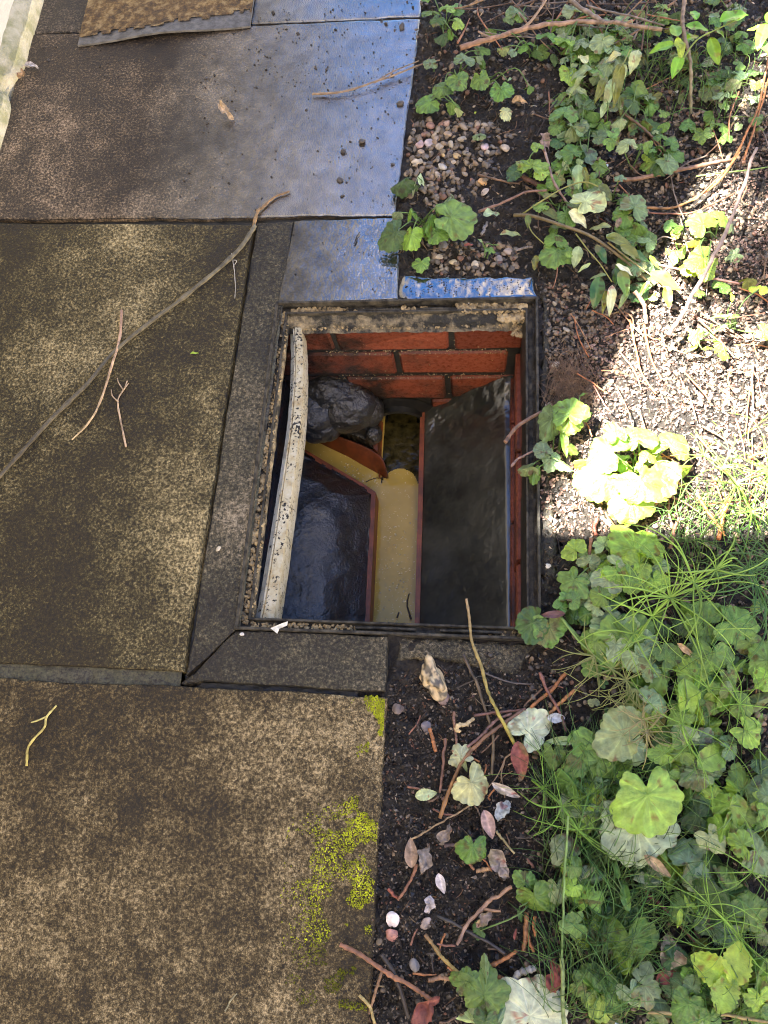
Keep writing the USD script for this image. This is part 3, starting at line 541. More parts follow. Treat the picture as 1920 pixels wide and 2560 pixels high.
# ---------------------------------------------------------------- bent pale batten standing inside the left rim
bz = -.030
tp = [atd(641,699,bz), atd(644,760,bz), atd(643,840,bz), atd(636,930,bz), atd(624,1020,bz), atd(611,1110,bz), atd(598,1200,bz), atd(585,1285,bz), atd(575,1338,bz)]
Q = spline(tp, 90); n = len(Q); t = np.gradient(Q, axis=0); t /= np.linalg.norm(t, axis=1, keepdims=True); side = np.stack([t[:,1], -t[:,0], 0*t[:,0]], 1)
wdt = np.linspace(.0085,.0125,n)[:,None]
def strip_mesh(sec):
    rows = []
    for o, z in sec:
        j = .0007*(noise(np.concatenate([Q*120, ], 1)+o*900+z*400, 3)-.5)[:,None]*2
        rows.append(Q + side*(o*wdt*2+j) + np.array([0,0,z]))
    rows.append(rows[0]); v = np.array(rows).reshape(-1,3); f = gridfaces(len(rows), n)
    m = len(rows); ends = [[k*n for k in range(m-1)], [k*n+n-1 for k in range(m-1)]]
    fe = [[e[0],e[k],e[k+1]] if i else [e[0],e[k+1],e[k]] for i, e in enumerate(ends) for k in range(1, m-2)]
    ft = np.vstack([f[:,[0,1,2]], f[:,[0,2,3]]]); return v, np.vstack([ft[:, ::-1], fe])
bat = Thing('batten', 'bent cream batten with flaked black specked paint along the left inside of the chamber', 'batten', tuple(Q[n//2]))
v, f = strip_mesh([(-.5,-.05),(-.5,-.0008),(-.47,0),(.26,.0),(.28,-.002),(.30,-.006),(.34,-.006),(.36,-.0012),(.48,-.001),(.5,-.002),(.5,-.05)]); bat.part('bar', v, f, M['batten'], 20)
v, f = strip_mesh([(.50,-.085),(.52,-.014),(.56,-.013),(1.02,-.018),(1.05,-.021),(1.06,-.085)]); bat.part('side_strip', v, f, M['batten_side'], 20)
#NEXT
# ---------------------------------------------------------------- sheet of board lying on the far slab
brd = Thing('board', 'thin grey sheet of board caked with brown moss lying on the far slab', 'board', tuple(atd(350,50,.01)))
cA, cB = atd(170,103)[:2], atd(541,62)[:2]; upv = np.array([-.005,.6]); U = np.linspace(0,1,90); V = np.concatenate([[0,.006,.02], np.linspace(.04,1,60)])
u, v_ = np.meshgrid(U, V, indexing='ij'); xy = cA+(cB-cA)*u[...,None]+upv*v_[...,None]+np.array([.012,0])*np.sin(v_*9)[...,None]*0
q = np.concatenate([xy, np.zeros(xy.shape[:2]+(1,))], -1)
lift = .010*np.exp(-((u-.5)/.26)**2)*np.exp(-v_/.10)
top = .006+lift+.0030*(fbm(q*60, 3, 4)-.5)*np.clip(v_/.05,0,1); xy = xy + (fbm(q*40, 2, 9)-.5)[...,None]*.0015*(v_ < .03)[...,None]
def sheet2(top, th):
    a, b = u.shape; T = np.concatenate([xy, top[...,None]], -1).reshape(-1,3); B = T-[0,0,th]; f = gridfaces(a,b); idx = np.arange(a*b).reshape(a,b)
    ring = np.concatenate([idx[:-1,0], idx[-1,:-1], idx[:0:-1,-1], idx[0,:0:-1]]); r2 = np.roll(ring,-1); s = np.stack([ring, r2, r2+a*b, ring+a*b], 1)
    return np.vstack([T,B]), np.vstack([f[:, ::-1] if False else f, f[:, ::-1]+a*b, s[:, ::-1]])
v, f = sheet2(top, .0045); brd.part('sheet', v, f, M['board_edge'], 30)
mask = (v_ > .035+.06*np.clip(u-.35,0,1)+.05*(fbm(q*90, 3, 3)-.5))&(u < 2)
ff = gridfaces(*u.shape); mk = mask.reshape(-1)[ff].all(1)
brd.part('moss_crust', np.concatenate([xy,(top+.0015+.005*np.clip(fbm(q*130, 3, 5)-.35,0,1))[...,None]],-1).reshape(-1,3), ff[mk], M['board'], True)

# ---------------------------------------------------------------- moss on the near slab, grit on the wet slab
rs = np.random.default_rng(31); g = []
for k in range(15000):
    y = rs.uniform(-.53,-.10); w = .022+.030*np.clip((-.25-y)/.08,0,1)+.03*math.exp(-((y+.34)/.05)**2); x = .258-abs(rs.normal(0,w))
    dens = fbm(np.array([x*34,y*34,1.0]), 3, 5)-.5 + .16*math.exp(-((y+.30)/.05)**2) + .10*math.exp(-((y+.42)/.08)**2) - .12*(-.25<y<-.16) - .05
    if dens < .035 or x < .12 or rs.random() > .75: continue
    br = np.clip(.55+1.7*dens-.5*(y < -.45), .25, 1.15); s = rs.uniform(.0009,.0025)
    g.append((*rock(np.array([x,y,.0022+.0008]), s, rs, 1, .5, .4), np.array([.42,.45,.02])*br*rs.uniform(.7,1.15)))
v, f, c_ = join(g); single('moss', 'bright yellow green moss along the outer edge of the nearest slab', 'moss', v, f, M['moss'], True, c_, kind='stuff')
g = []
for k in range(800):
    if k < 640: x, y = rs.uniform(-.25,.24), rs.uniform(.87,1.45)
    else: x, y = rs.uniform(-.66,-.40), rs.uniform(.9,1.45)
    if rs.random() > .25+.9*np.clip((y-1.05)/.35,0,1)+.3*(x > .1): continue
    s = rs.choice([.002,.003,.0045,.007], p=[.4,.35,.2,.05]); g.append((*rock(np.array([x,y,.001]), s*rs.uniform(.8,1.3), rs, 1, .5, .5), np.array([.03,.024,.018])*rs.uniform(.4,1.6)))
for k in range(260):
    x, y = (rs.uniform(.25,.50), rs.uniform(.65,.70)) if k > 150 else (rs.uniform(-.05,.25), rs.uniform(.66,.84)) if k < 40 else (rs.uniform(.15,.25), rs.uniform(-.09,1.3)); 
    if -.02 < y < .645 and x > -.01: continue
    g.append((*rock(np.array([x+.0,y,.001]), rs.uniform(.0015,.0035), rs, 1, .5, .5), np.array([.05,.04,.03])*rs.uniform(.4,2)))
v, f, c_ = join(g); single('grit', 'dark grit washed over the wet slabs of the path', 'grit', v, f, M['crumb'], True, c_, kind='stuff')

# ---------------------------------------------------------------- soil crumbs, litter, gravel
def poly_px(pts, z=0): return Polygon([tuple(at(*p, z)[:2]) for p in pts])
bed = poly_px([(1045,-60),(1990,-60),(1990,2640),(905,2640),(965,1745),(985,1670),(1180,1640),(1345,1600),(1362,1300),(1365,900),(1350,745),(1330,690),(1000,680),(985,560),(1020,480)])
rs = np.random.default_rng(41)
def scatter(poly, n):
    x0,y0,x1,y1 = poly.bounds; out = np.zeros((0,2))
    while len(out) < n:
        p = np.stack([rs.uniform(x0,x1,n*2), rs.uniform(y0,y1,n*2)], 1); out = np.vstack([out, p[contains_xy(poly, p[:,0], p[:,1])]])
    return out[:n]
OCT = np.array([[1,0,0],[-1,0,0],[0,1,0],[0,-1,0],[0,0,1],[0,0,-1]],float); OF = np.array([[0,2,4],[2,1,4],[1,3,4],[3,0,4],[2,0,5],[1,2,5],[3,1,5],[0,3,5]])
def bits(P, Z, size, elong, flat, cols, tilt=.4):             # many small angular pieces in one go
    n = len(P); v = OCT[None]*np.ones((n,1,1)); v = v + rs.normal(0,.22,v.shape)
    v = v*np.stack([size, size*elong, size*flat], 1)[:,None,:]
    a = rs.uniform(0,2*np.pi,n); tx, ty = rs.normal(0,tilt,n), rs.normal(0,tilt,n)
    x, y, z = v[...,0], v[...,1], v[...,2]; z = z + x*tx[:,None] + y*ty[:,None]*.5
    c, s = np.cos(a)[:,None], np.sin(a)[:,None]; v = np.stack([x*c-y*s, x*s+y*c, z], -1) + np.concatenate([P, Z[:,None]], 1)[:,None,:]
    f = (OF[None] + 6*np.arange(n)[:,None,None]).reshape(-1,3); return v.reshape(-1,3), f, np.repeat(cols, 6, 0)
P = scatter(bed, 26000); Z = soil_h(P[:,0], P[:,1])+.001
P = np.vstack([P, scatter(poly_px([(1480,180),(1990,180),(1990,1050),(1700,1000),(1480,640),(1500,440),(1450,320)]),5000)]); Z = soil_h(P[:,0], P[:,1])+.001; Z[26000:] += rs.uniform(.003,.008,5000)
n = len(P); sz = rs.choice([.0014,.0022,.0034,.005], n, p=[.42,.34,.18,.06])*rs.uniform(.8,1.2,n)
pal = np.array([[.012,.010,.008],[.022,.017,.012],[.045,.033,.022],[.10,.075,.05],[.26,.20,.14]]); ci = rs.choice(5, n, p=[.40,.30,.18,.09,.03])
v, f, c_ = bits(P, Z, sz, rs.uniform(.3,.9,n), rs.uniform(.3,.7,n), pal[ci]*rs.uniform(.7,1.3,(n,1))); single('soil_crumbs', 'black and brown crumbs of soil and bark over the bed', 'soil crumbs', v, f, M['crumb'], False, c_, kind='stuff')
P = scatter(bed, 9000); n = len(P); sz = rs.uniform(.0026,.0060,n); ci = rs.choice(5, n, p=[.42,.30,.16,.09,.03])
v, f, c_ = bits(P, soil_h(P[:,0],P[:,1])+.002, sz, rs.uniform(.25,.6,n), rs.uniform(.2,.5,n), pal[ci]*rs.uniform(.8,1.5,(n,1)), .7); single('bark_mulch', 'dark wet chips of rotted bark over the bed', 'bark mulch', v, f, M['crumb'], False, c_, kind='stuff')
strip_ = poly_px([(965,1745),(1000,1680),(1420,1640),(1440,2640),(905,2640)])
P = scatter(strip_, 9000); n = len(P); sz = rs.uniform(.0010,.0030,n); pw = np.array([[.03,.025,.02],[.09,.07,.05],[.20,.16,.12],[.012,.01,.008],[.15,.07,.04]]); ci = rs.choice(5, n, p=[.34,.24,.10,.24,.08])
v, f, c_ = bits(P, soil_h(P[:,0],P[:,1])+rs.uniform(0,.004,n), sz, rs.uniform(.25,.9,n), rs.uniform(.3,.6,n), pw[ci]*rs.uniform(.7,1.4,(n,1)), .7); single('wood_crumbs', 'mixed dark and pale crumbs of rotted wood in the strip beside the near slab', 'wood crumbs', v, f, M['crumb'], False, c_, kind='stuff')
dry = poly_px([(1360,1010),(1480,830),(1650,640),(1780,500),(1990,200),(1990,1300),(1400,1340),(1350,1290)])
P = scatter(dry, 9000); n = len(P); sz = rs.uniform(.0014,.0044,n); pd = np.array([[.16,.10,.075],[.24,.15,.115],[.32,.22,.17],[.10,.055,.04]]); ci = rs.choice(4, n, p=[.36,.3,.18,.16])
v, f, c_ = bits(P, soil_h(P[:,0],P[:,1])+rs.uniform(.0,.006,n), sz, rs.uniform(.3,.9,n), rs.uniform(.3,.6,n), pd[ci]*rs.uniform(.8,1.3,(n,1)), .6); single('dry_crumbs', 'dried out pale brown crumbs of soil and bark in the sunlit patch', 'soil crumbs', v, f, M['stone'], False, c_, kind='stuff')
# shreds of bark, straw and rootlets
g = []; P = scatter(bed, 1500)
for p in P:
    L_ = rs.choice([.012,.022,.04], p=[.55,.33,.12])*rs.uniform(.7,1.4); a = rs.uniform(0,6.28); d = np.array([math.cos(a),math.sin(a)]); nrm = np.array([-d[1],d[0]]); b = rs.normal(0,.18)*L_
    m0 = np.array([p-d*L_/2, p+nrm*b, p+d*L_/2]); z = soil_h(m0[:,0], m0[:,1])+rs.uniform(.001,.005,3); Q = spline(np.concatenate([m0,z[:,None]],1), 5)
    v, f = tube(Q, rs.choice([.0004,.0007,.0012],p=[.45,.4,.15]), 3, False); col = np.array([[.05,.03,.02],[.13,.07,.035],[.22,.15,.08],[.10,.035,.02],[.30,.25,.17]])[rs.choice(5,p=[.38,.27,.15,.12,.08])]; g.append((v, f, col*rs.uniform(.6,1.3)))
v, f, c_ = join(g); single('plant_litter', 'fine shreds of bark, straw and rootlets littering the soil', 'litter', v, f, M['bark'], True, c_, kind='stuff')
ICO = np.array(_ico[1].vertices); ICF = np.array(_ico[1].faces)
STONE = np.array([[.22,.17,.12],[.30,.22,.15],[.16,.14,.12],[.36,.29,.21],[.25,.14,.10],[.12,.10,.09],[.42,.37,.30]])
def pebbles(P, size, zoff=.2):
    n = len(P); v = ICO[None]*np.ones((n,1,1)); s = rs.uniform(-50,50,(n,1,3)); v = v*(1+.34*(2*noise(v*1.2+s)-1)[...,None])
    v = v*np.stack([size, size*rs.uniform(.6,.95,n), size*rs.uniform(.4,.7,n)],1)[:,None,:]*.5
    a = rs.uniform(0,6.28,n); x,y,z = v[...,0],v[...,1],v[...,2]; z = z+x*rs.normal(0,.3,(n,1))+y*rs.normal(0,.3,(n,1)); c,sn = np.cos(a)[:,None],np.sin(a)[:,None]
    Z = soil_h(P[:,0],P[:,1])+size*zoff; v = np.stack([x*c-y*sn,x*sn+y*c,z],-1)+np.concatenate([P,Z[:,None]],1)[:,None,:]
    cols = STONE[rs.choice(7,n,p=[.24,.2,.2,.12,.1,.1,.04])]*rs.uniform(.65,1.25,(n,1)); cols = cols*.62*np.array([1.05,1,.9]); return v.reshape(-1,3),(ICF[None]+len(ICO)*np.arange(n)[:,None,None]).reshape(-1,3),np.repeat(cols,len(ICO),0)
g1 = poly_px([(1035,290),(1190,300),(1290,330),(1240,420),(1160,500),(1080,520),(1020,500),(1010,420)])
g2 = poly_px([(1060,600),(1290,600),(1300,680),(1090,680)])
g3 = poly_px([(1480,180),(1990,180),(1990,1050),(1700,1000),(1480,640),(1500,440),(1450,320)])
g4 = poly_px([(1360,700),(1560,720),(1560,900),(1470,1050),(1370,1030)])
g5 = poly_px([(1000,-60),(1990,-60),(1990,250),(1100,300)])
g6 = poly_px([(1300,1650),(1990,1000),(1990,2640),(1300,2640)])
P = np.vstack([scatter(g1,330), scatter(g2,150), scatter(g3,2300), scatter(g4,900), scatter(g5,700), scatter(g6,800), scatter(bed,700)])
sz = np.concatenate([rs.uniform(.008,.015,330), rs.uniform(.007,.014,150), rs.uniform(.005,.0125,2300), rs.uniform(.004,.010,900), rs.uniform(.006,.013,700), rs.uniform(.006,.012,800), rs.uniform(.004,.010,700)])
v, f, c_ = pebbles(P, sz); single('gravel', 'small rounded brown and grey gravel stones mixed into the soil', 'gravel', v, f, M['stone'], True, c_, kind='stuff')

# ---------------------------------------------------------------- stones that stand out
def stone(px, py, s_px, col, label, flat=.6, name='pebble', cat='pebble', group=None, sub=2, rough=.3, seed=None, z=None):
    p = at(px, py, 0); s = s_px*.00069; rr = np.random.default_rng(seed or int(px*7+py)); zz = (float(soil_h(p[0],p[1])) if z is None else z)+s*flat*.3
    v, f = rock(np.array([p[0],p[1],zz]), s, rr, sub, flat, rough)
    q = fbm((v-p)*130, 3, 3); col = np.asarray(col); c = col[None]*(1+.5*(q-.5)[:,None]) if col.ndim == 1 else np.where((q > .5)[:,None], col[0], col[1])
    single(name, label, cat, v, f, M['stone'], True, np.clip(c,.01,1), group)
stone(1082,1697,84,np.array([[.50,.38,.22],[.12,.10,.07]]),'knobbly cream and dark flint lying at the corner of the front concrete strip',.8,'flint','stone',sub=3,rough=.7)
stone(1107,1742,34,(.26,.18,.15),'flat pinkish brown pebble tucked under the cream flint')
stone(994,1772,28,(.16,.12,.10),'dull brown oval pebble close to the top corner of the near slab')
stone(1064,1816,26,(.22,.18,.17),'grey mauve pebble above an orange twig below the flint')
stone(981,2299,32,(.66,.58,.55),'smooth white oval pebble beside the mossy slab edge',.6)
stone(978,2339,30,(.42,.20,.16),'pink red pebble just below the white oval pebble')
stone(1063,2312,28,(.40,.32,.28),'angular pale pink pebble to the right of the white oval pebble')
stone(1034,2416,27,(.28,.25,.22),'flat grey sliver of stone between two twigs near the bottom')
stone(1375,1414,26,(.62,.58,.50),'round white pebble on black soil by the right hand rim',.5)
stone(1187,656,24,(.52,.44,.32),'round cream pebble just behind the smooth concrete haunch')
stone(1272,620,26,(.34,.27,.22),'brownish grey pebble right of the pale wilted leaf'); stone(1247,643,26,(.26,.22,.19),'flat oval grey pebble behind the haunch, right of the cream one')
stone(1097,640,24,(.36,.29,.20),'tan pebble left of the cream one behind the haunch'); stone(1133,654,22,(.45,.36,.22),'yellowish striped pebble between the tan and cream pebbles'); stone(1106,612,30,(.15,.14,.14),'dark slate grey pebble under the big scalloped leaf')
stone(1207,449,30,(.52,.31,.13),'orange tan pebble beside a thin brown stick'); stone(1211,474,22,(.50,.42,.36),'pale pink pebble under the orange tan one')
stone(1684,380,30,(.50,.46,.36),'flat cream stone chip on the gravel beside the fallen thin branch'); stone(1686,232,22,(.60,.56,.48),'small white stone chip on the gravel under the glossy leaved sprig'); stone(1505,333,22,(.70,.69,.66),'bright white chip of stone above the fallen branch',.3)
stone(1508,406,32,(.72,.73,.72),'smooth bright white pebble half under a green leaf',.5)
stone(1374,1041,24,(.33,.30,.26),'grey pebble by the outer side of the right hand rim'); stone(1374,1008,22,(.36,.32,.26),'buff pebble beside tangled brown roots at the right hand rim')
stone(1390,905,24,(.42,.37,.30),'pale buff stone set in the grey surround right of the rim'); stone(1419,818,22,(.32,.28,.22),'brown stone in the rough gritty ground near the rim corner')
stone(1114,305,30,(.36,.24,.18),'reddish tan pebble at the top of the gravel patch by the wet slab'); stone(1072,356,30,(.40,.32,.30),'pinkish rounded pebble near the middle of the gravel patch'); stone(1099,362,26,(.40,.33,.24),'cream brown pebble right of the pinkish one in the gravel patch')
stone(1142,383,26,(.52,.36,.16),'golden tan pebble at the lower right of the gravel patch'); stone(1107,384,20,(.5,.34,.15),'small orange pebble low in the gravel patch'); stone(1211,364,30,(.50,.36,.34),'pink quartz pebble under the bluish seedling'); stone(1155,345,26,(.36,.31,.24),'buff pebble left of the bluish seedling'); stone(1039,407,24,(.50,.42,.32),'pale cream pebble touching the edge of the wet slab')
stone(1049,362,26,(.38,.26,.24),'dusky pink pebble in the gravel next to the slab edge'); stone(1106,411,30,(.5,.45,.38),'pale angular stone at the bottom of the gravel patch'); stone(1083,415,26,(.24,.22,.28),'bluish grey pebble at the bottom of the gravel patch')
for i, (x, y, c) in enumerate([(1047,345,0),(1092,342,1),(1065,385,2),(1125,375,2),(1083,335,3),(1120,335,1),(1060,330,4),(1130,400,3),(1094,395,2),(1113,355,5),(1160,318,0),(1192,310,1),(1212,310,3),(1228,308,2),(1077,310,4),(1098,320,0),(1052,378,1),(1062,402,0),(1120,430,2),(1094,432,3),(1140,440,0),(1040,430,2),(1168,378,5),(1262,374,3)]):
    stone(x, y, 20+((i*7)%9), STONE[c]*1.15, 'rounded tan or grey pebble in the gravel patch beside the blue wet slab', group='pebbles in the gravel patch by the wet slab', sub=1)
for i, (x, y) in enumerate([(980,190),(1028,258),(1000,262),(982,412),(850,452),(905,355),(790,170),(858,380),(1005,70),(965,60)]):
    stone(x, y, 14+5*(i%3), (.06,.05,.042), 'small dark crumb of stone on the wet blue slab', group='dark crumbs on the wet slab', name='stone_crumb', cat='crumb', sub=1, z=.0)
stone(545,1372,16,(.55,.48,.36),'small cream chip on the concrete strip left of the batten',.4,'stone_chip','chip',z=-.002,sub=1); stone(605,1585,12,(.6,.56,.5),'tiny white chip just in front of the left front rim corner',.5,'stone_chip','chip',z=-.002,sub=1)
# pale torn flake caught on the front rim beside the batten
p = [atd(*c, .0045) for c in ((584,1357),(606,1350),(624,1344),(621,1352),(604,1358),(598,1368))]; p = np.array(p); p[:,2] += [0,.006,.008,.004,.002,-.002]
v = np.vstack([p, p-[0,0,.0012]]); f = [[0,1,2],[0,2,3],[0,3,4],[0,4,5]]; f = f+[[a+6,c+6,b+6] for a,b,c in f]+[x for k in range(6) for x in ([k,(k+1)%6+6,(k+1)%6],[k,k+6,(k+1)%6+6])]
single('paint_flake', 'torn white flake of paint caught on the front rim beside the batten', 'flake', v, f, M['stone'], False, (.62,.62,.58))

# ---------------------------------------------------------------- twigs and sticks
BR, GY, OR, PA, YE, DB, RD = (.13,.075,.042), (.17,.13,.10), (.30,.12,.04), (.38,.27,.17), (.30,.24,.05), (.045,.032,.022), (.16,.05,.03)
def tw(label, pts, r0, r1, col, col2=None, z=.006, z2=None, name='twig', cat='twig', group=None, br=(), k=6, n=26, wob=.0012, zs=None):
    m = len(pts); zz = zs if zs is not None else np.linspace(z, z if z2 is None else z2, m)
    P = [at(p[0], p[1], zz[i]) for i, p in enumerate(pts)]; B = [[at(p[0], p[1], p[2] if len(p) > 2 else z) for p in b] for b in br]
    return twig3(name, label, P, r0*.86, r1*.86, col, col2, n, wob, cat, group, B, int(pts[0][0]), None, k)
tw('long dark stick lying diagonally across the big left slab', [(638,564),(600,620),(545,672),(463,740),(307,862),(215,965),(116,1065),(0,1192),(-60,1250)], .0050,.0044,(.12,.105,.065),(.06,.048,.03), z=.0098, n=60, k=8, name='stick', cat='stick')
tw('short bent brown twig at the top end of the long dark stick', [(634,566),(640,536),(652,520),(690,492),(724,478)], .0042,.0024,(.25,.15,.06),(.16,.10,.05), z=.010, z2=.004, wob=.002)
tw('slender pale pink twig crossing the long dark stick', [(304,776),(299,840),(278,914),(249,1007),(220,1059),(180,1099)], .0034,.0018,(.34,.20,.13),(.42,.32,.18), z=.008, zs=[.006,.009,.016,.012,.006,.003])
tw('small forked pale twig just right of the pale pink twig', [(315,1117),(303,1065),(295,1004),(312,970),(318,952)], .0022,.0014,(.40,.28,.18),(.36,.26,.16), z=.004, br=[[(295,1004),(281,990),(278,974)],[(309,976),(297,958),(293,945)],[(312,970),(322,958)]])
tw('yellow forked stalk on the nearest slab towards the left', [(66,1915),(75,1863),(113,1818),(121,1790),(141,1764)], .0026,.0018,(.40,.32,.08),(.46,.40,.14), z=.005, br=[[(116,1792),(92,1802),(78,1806)]])
tw('thin whitish shred hanging across the left slab near the crack', [(579,634),(584,662),(588,700),(587,746)], .0012,.0007,(.34,.32,.28), z=.004, br=[[(582,650),(592,652),(586,662)]])
tw('long brown twig lying over the edge of the wet blue slab', [(781,235),(830,233),(880,226),(935,208),(985,190),(1046,165),(1100,150)], .0030,.0018,(.22,.15,.09), z=.006, z2=.014, br=[[(935,208,.008),(980,180,.012),(1047,152,.016)],[(972,196,.01),(985,170,.013)]])
tw('dark grass stalk on the wet concrete behind the rim', [(885,610),(893,594),(900,580)], .0014,.001,(.02,.018,.012), z=.003, n=8)
tw('thin stalk lying on the nearest slab towards the bottom', [(562,2528),(575,2505),(592,2484)], .0014,.0011,(.22,.20,.12), z=.004, n=10)
# top heap of cut branches
tw('thick cut branch crossing the top of the bed', [(1150,120),(1226,95),(1301,74),(1392,58),(1500,52),(1560,60),(1655,74)], .0062,.0042,(.24,.13,.075),(.27,.19,.13), z=.03, z2=.05, n=60, k=8, wob=.003, name='branch', cat='branch', br=[[(1301,74,.036),(1330,50,.05),(1372,-10,.07)],[(1226,95,.032),(1195,78,.04)],[(1560,60,.045),(1580,50,.06)]])
tw('grey branch joining the thick cut branch at the top', [(1410,-20),(1438,12),(1495,50),(1525,60)], .006,.0045,GY, z=.06, z2=.045, name='branch', cat='branch', k=8, wob=.002)
tw('straight grey twig above the thick cut branch', [(1465,14),(1560,38),(1661,64)], .0026,.0018,GY, z=.05, z2=.06)
tw('long upright twig standing in front of the glossy leaved sprig', [(1712,-10),(1709,69),(1722,136),(1727,205),(1728,285)], .0048,.0034,(.22,.15,.10),(.17,.15,.08), zs=[.10,.09,.075,.05,.008], n=40, wob=.002, k=8)
tw('slim brown branch pointing down from the wilted leaves', [(1530,262),(1607,320),(1640,352),(1676,392)], .0032,.0018,BR, z=.03, z2=.006)
tw('mottled branch with a broken grey end among bright leaves', [(1352,352),(1364,385),(1386,446),(1416,505),(1440,530)], .0034,.0030,(.28,.20,.15),(.18,.10,.07), z=.03, z2=.02, wob=.002, br=[[(1362,380,.03),(1352,365,.034)]])
tw('thick brown stick lying across the gravel on the right', [(1533,449),(1590,446),(1631,436),(1721,420),(1780,408),(1830,399)], .0048,.0036,(.20,.11,.06),(.17,.10,.065), z=.010, z2=.016, name='stick', cat='stick', k=8, n=40)
tw('orange stem curving up into the strip of sunlight', [(1721,505),(1797,452),(1842,377),(1868,320),(1890,271),(1917,151),(1930,90)], .0028,.0020,OR, z=.012, z2=.03, n=40)
tw('second orange stem beside the strip of sunlight', [(1860,400),(1880,330),(1905,250),(1925,180)], .0022,.0016,OR, z=.014, z2=.03)
tw('orange shoot arching over the gravel towards the sunlight', [(1613,519),(1676,520),(1720,506),(1751,486),(1821,415),(1850,380)], .0028,.0016,(.28,.14,.05), z=.012, z2=.02, n=34)
tw('thin red brown shoot below the arching orange shoot', [(1613,531),(1670,536),(1721,534),(1780,510),(1851,474)], .0020,.0014,(.22,.09,.05), z=.012, z2=.022, n=34)
tw('long grey stick slanting across the sunlit patch', [(1670,838),(1700,790),(1721,757),(1767,675),(1818,576),(1857,473),(1872,410),(1892,370)], .0050,.0030,(.15,.10,.085),(.19,.14,.12), z=.05, z2=.07, n=50, k=8, wob=.003, name='stick', cat='stick')
tw('reddish twig passing under the long grey stick', [(1590,648),(1625,660),(1690,674),(1752,690),(1848,709)], .0034,.0024,(.20,.10,.08), z=.014, z2=.02)
tw('short thick brown stub at the edge of the sunlight', [(1586,728),(1604,752),(1612,776),(1616,810)], .0046,.0042,(.22,.13,.09), z=.03, z2=.004, k=8)
tw('green grass stem lying over the gravel at the far right', [(1740,441),(1800,432),(1860,425),(1930,416)], .0016,.0013,(.16,.24,.06), z=.012)
tw('brown branch end leaning on the wilted branch from the left', [(1196,529),(1240,512),(1266,500),(1311,480),(1368,476)], .0034,.0022,(.22,.12,.08), z=.012, z2=.03)
tw('dark brown twig lying near the orange tan pebble', [(1194,436),(1240,448),(1300,460)], .0028,.0020,BR, z=.006)
tw('stout red brown branch piece under the bright leaf cluster', [(1300,438),(1330,455),(1360,470)], .0052,.0046,(.12,.06,.045), z=.006, k=8)
tw('short grey stick beside the wilted pale leaf', [(1203,586),(1212,570),(1218,555)], .0034,.003,(.2,.18,.17), z=.004); tw('grey twig on the soil behind the haunch', [(1288,626),(1310,621),(1332,618)], .003,.0026,(.16,.13,.11), z=.004)
tw('brown twig reaching over the right hand rim into the chamber', [(1262,1106),(1275,1092),(1302,1067),(1355,1034),(1385,1018)], .0042,.0034,(.20,.11,.065),(.14,.08,.05), z=.012, z2=.008, k=8)
tw('thin twig reaching over the right hand rim below the brown one', [(1277,1166),(1300,1146),(1334,1129),(1370,1118)], .0026,.0020,(.24,.15,.12), z=.01)
tw('yellow green shoot running down from the front rim', [(1166,1497),(1172,1545),(1176,1600),(1204,1678),(1220,1735),(1245,1790),(1290,1874),(1318,1920)], .0024,.0032,(.28,.19,.10),(.32,.27,.03), zs=[.015,.014,.012,.012,.014,.018,.012,.008], n=50, k=8, wob=.001)
tw('dark twin twig lying to the left of the yellow green shoot', [(1158,1636),(1175,1672),(1193,1712),(1219,1796),(1232,1850),(1229,1935)], .0030,.0024,(.07,.05,.035),(.14,.10,.05), z=.006)
tw('long brown twig crossing the dark twin twig', [(1306,1775),(1242,1822),(1200,1858),(1160,1898),(1128,1956),(1099,2046)], .0032,.0030,(.10,.055,.04),(.26,.13,.045), z=.012, n=36)
tw('red brown twig lying level below the front rim', [(1186,1788),(1240,1784),(1315,1773)], .0026,.0020,(.13,.06,.045), z=.008); tw('brown twig meeting the red brown level twig', [(1168,1868),(1205,1838),(1242,1804),(1280,1784)], .0028,.0022,(.14,.075,.06), z=.01)
tw('short orange twig under the grey mauve pebble', [(1074,1820),(1080,1848),(1090,1880)], .0034,.003,OR, z=.005); tw('thin dark upright twig beside a pale torn leaf', [(1113,1845),(1108,1900),(1099,1982)], .0028,.0022,(.16,.08,.05), z=.006)
tw('brown twig beside the pale knobbly root', [(1135,1778),(1133,1820),(1141,1868)], .0026,.002,(.15,.08,.05), z=.006); tw('pale knobbly root lying beside a brown twig', [(1144,1828),(1160,1812),(1186,1796)], .0048,.0030,(.42,.32,.17), z=.006, wob=.004)
tw('red stick standing across an orange stick near the rim', [(1349,1680),(1362,1712),(1382,1757),(1400,1790),(1415,1828)], .0030,.0024,(.16,.07,.05), z=.014, z2=.008); tw('orange brown stick crossing under the red stick', [(1414,1684),(1374,1722),(1326,1769)], .0032,.0028,OR, z=.006)
tw('orange stick running out from under the horsetail', [(1436,1726),(1400,1758),(1364,1791)], .0030,.0026,(.30,.14,.05), z=.008); tw('curved grey rootlet near the front rim', [(1200,1675),(1235,1694),(1280,1708),(1330,1710)], .0018,.001,(.10,.08,.07), z=.004)
tw('long pale root wandering over the soil beside the path', [(1028,2098),(1060,2080),(1102,2050),(1140,2030),(1183,2006)], .0016,.0014,(.28,.19,.10), z=.006, wob=.002); tw('forked pale rootlet between dead leaves', [(1284,1880),(1262,1900),(1254,1945),(1262,1995)], .0016,.001,(.24,.16,.09), z=.006, br=[[(1262,1900),(1240,1945),(1205,1985)],[(1270,1912),(1284,1905),(1290,1890)]])
tw('thin dark upright root near the long pale root', [(1187,2014),(1200,2042),(1214,2100)], .0014,.001,(.14,.10,.07), z=.005); tw('pale twig stub beside a crumpled grey leaf', [(1240,2076),(1252,2092),(1286,2134)], .0022,.0018,(.34,.27,.12), z=.006)
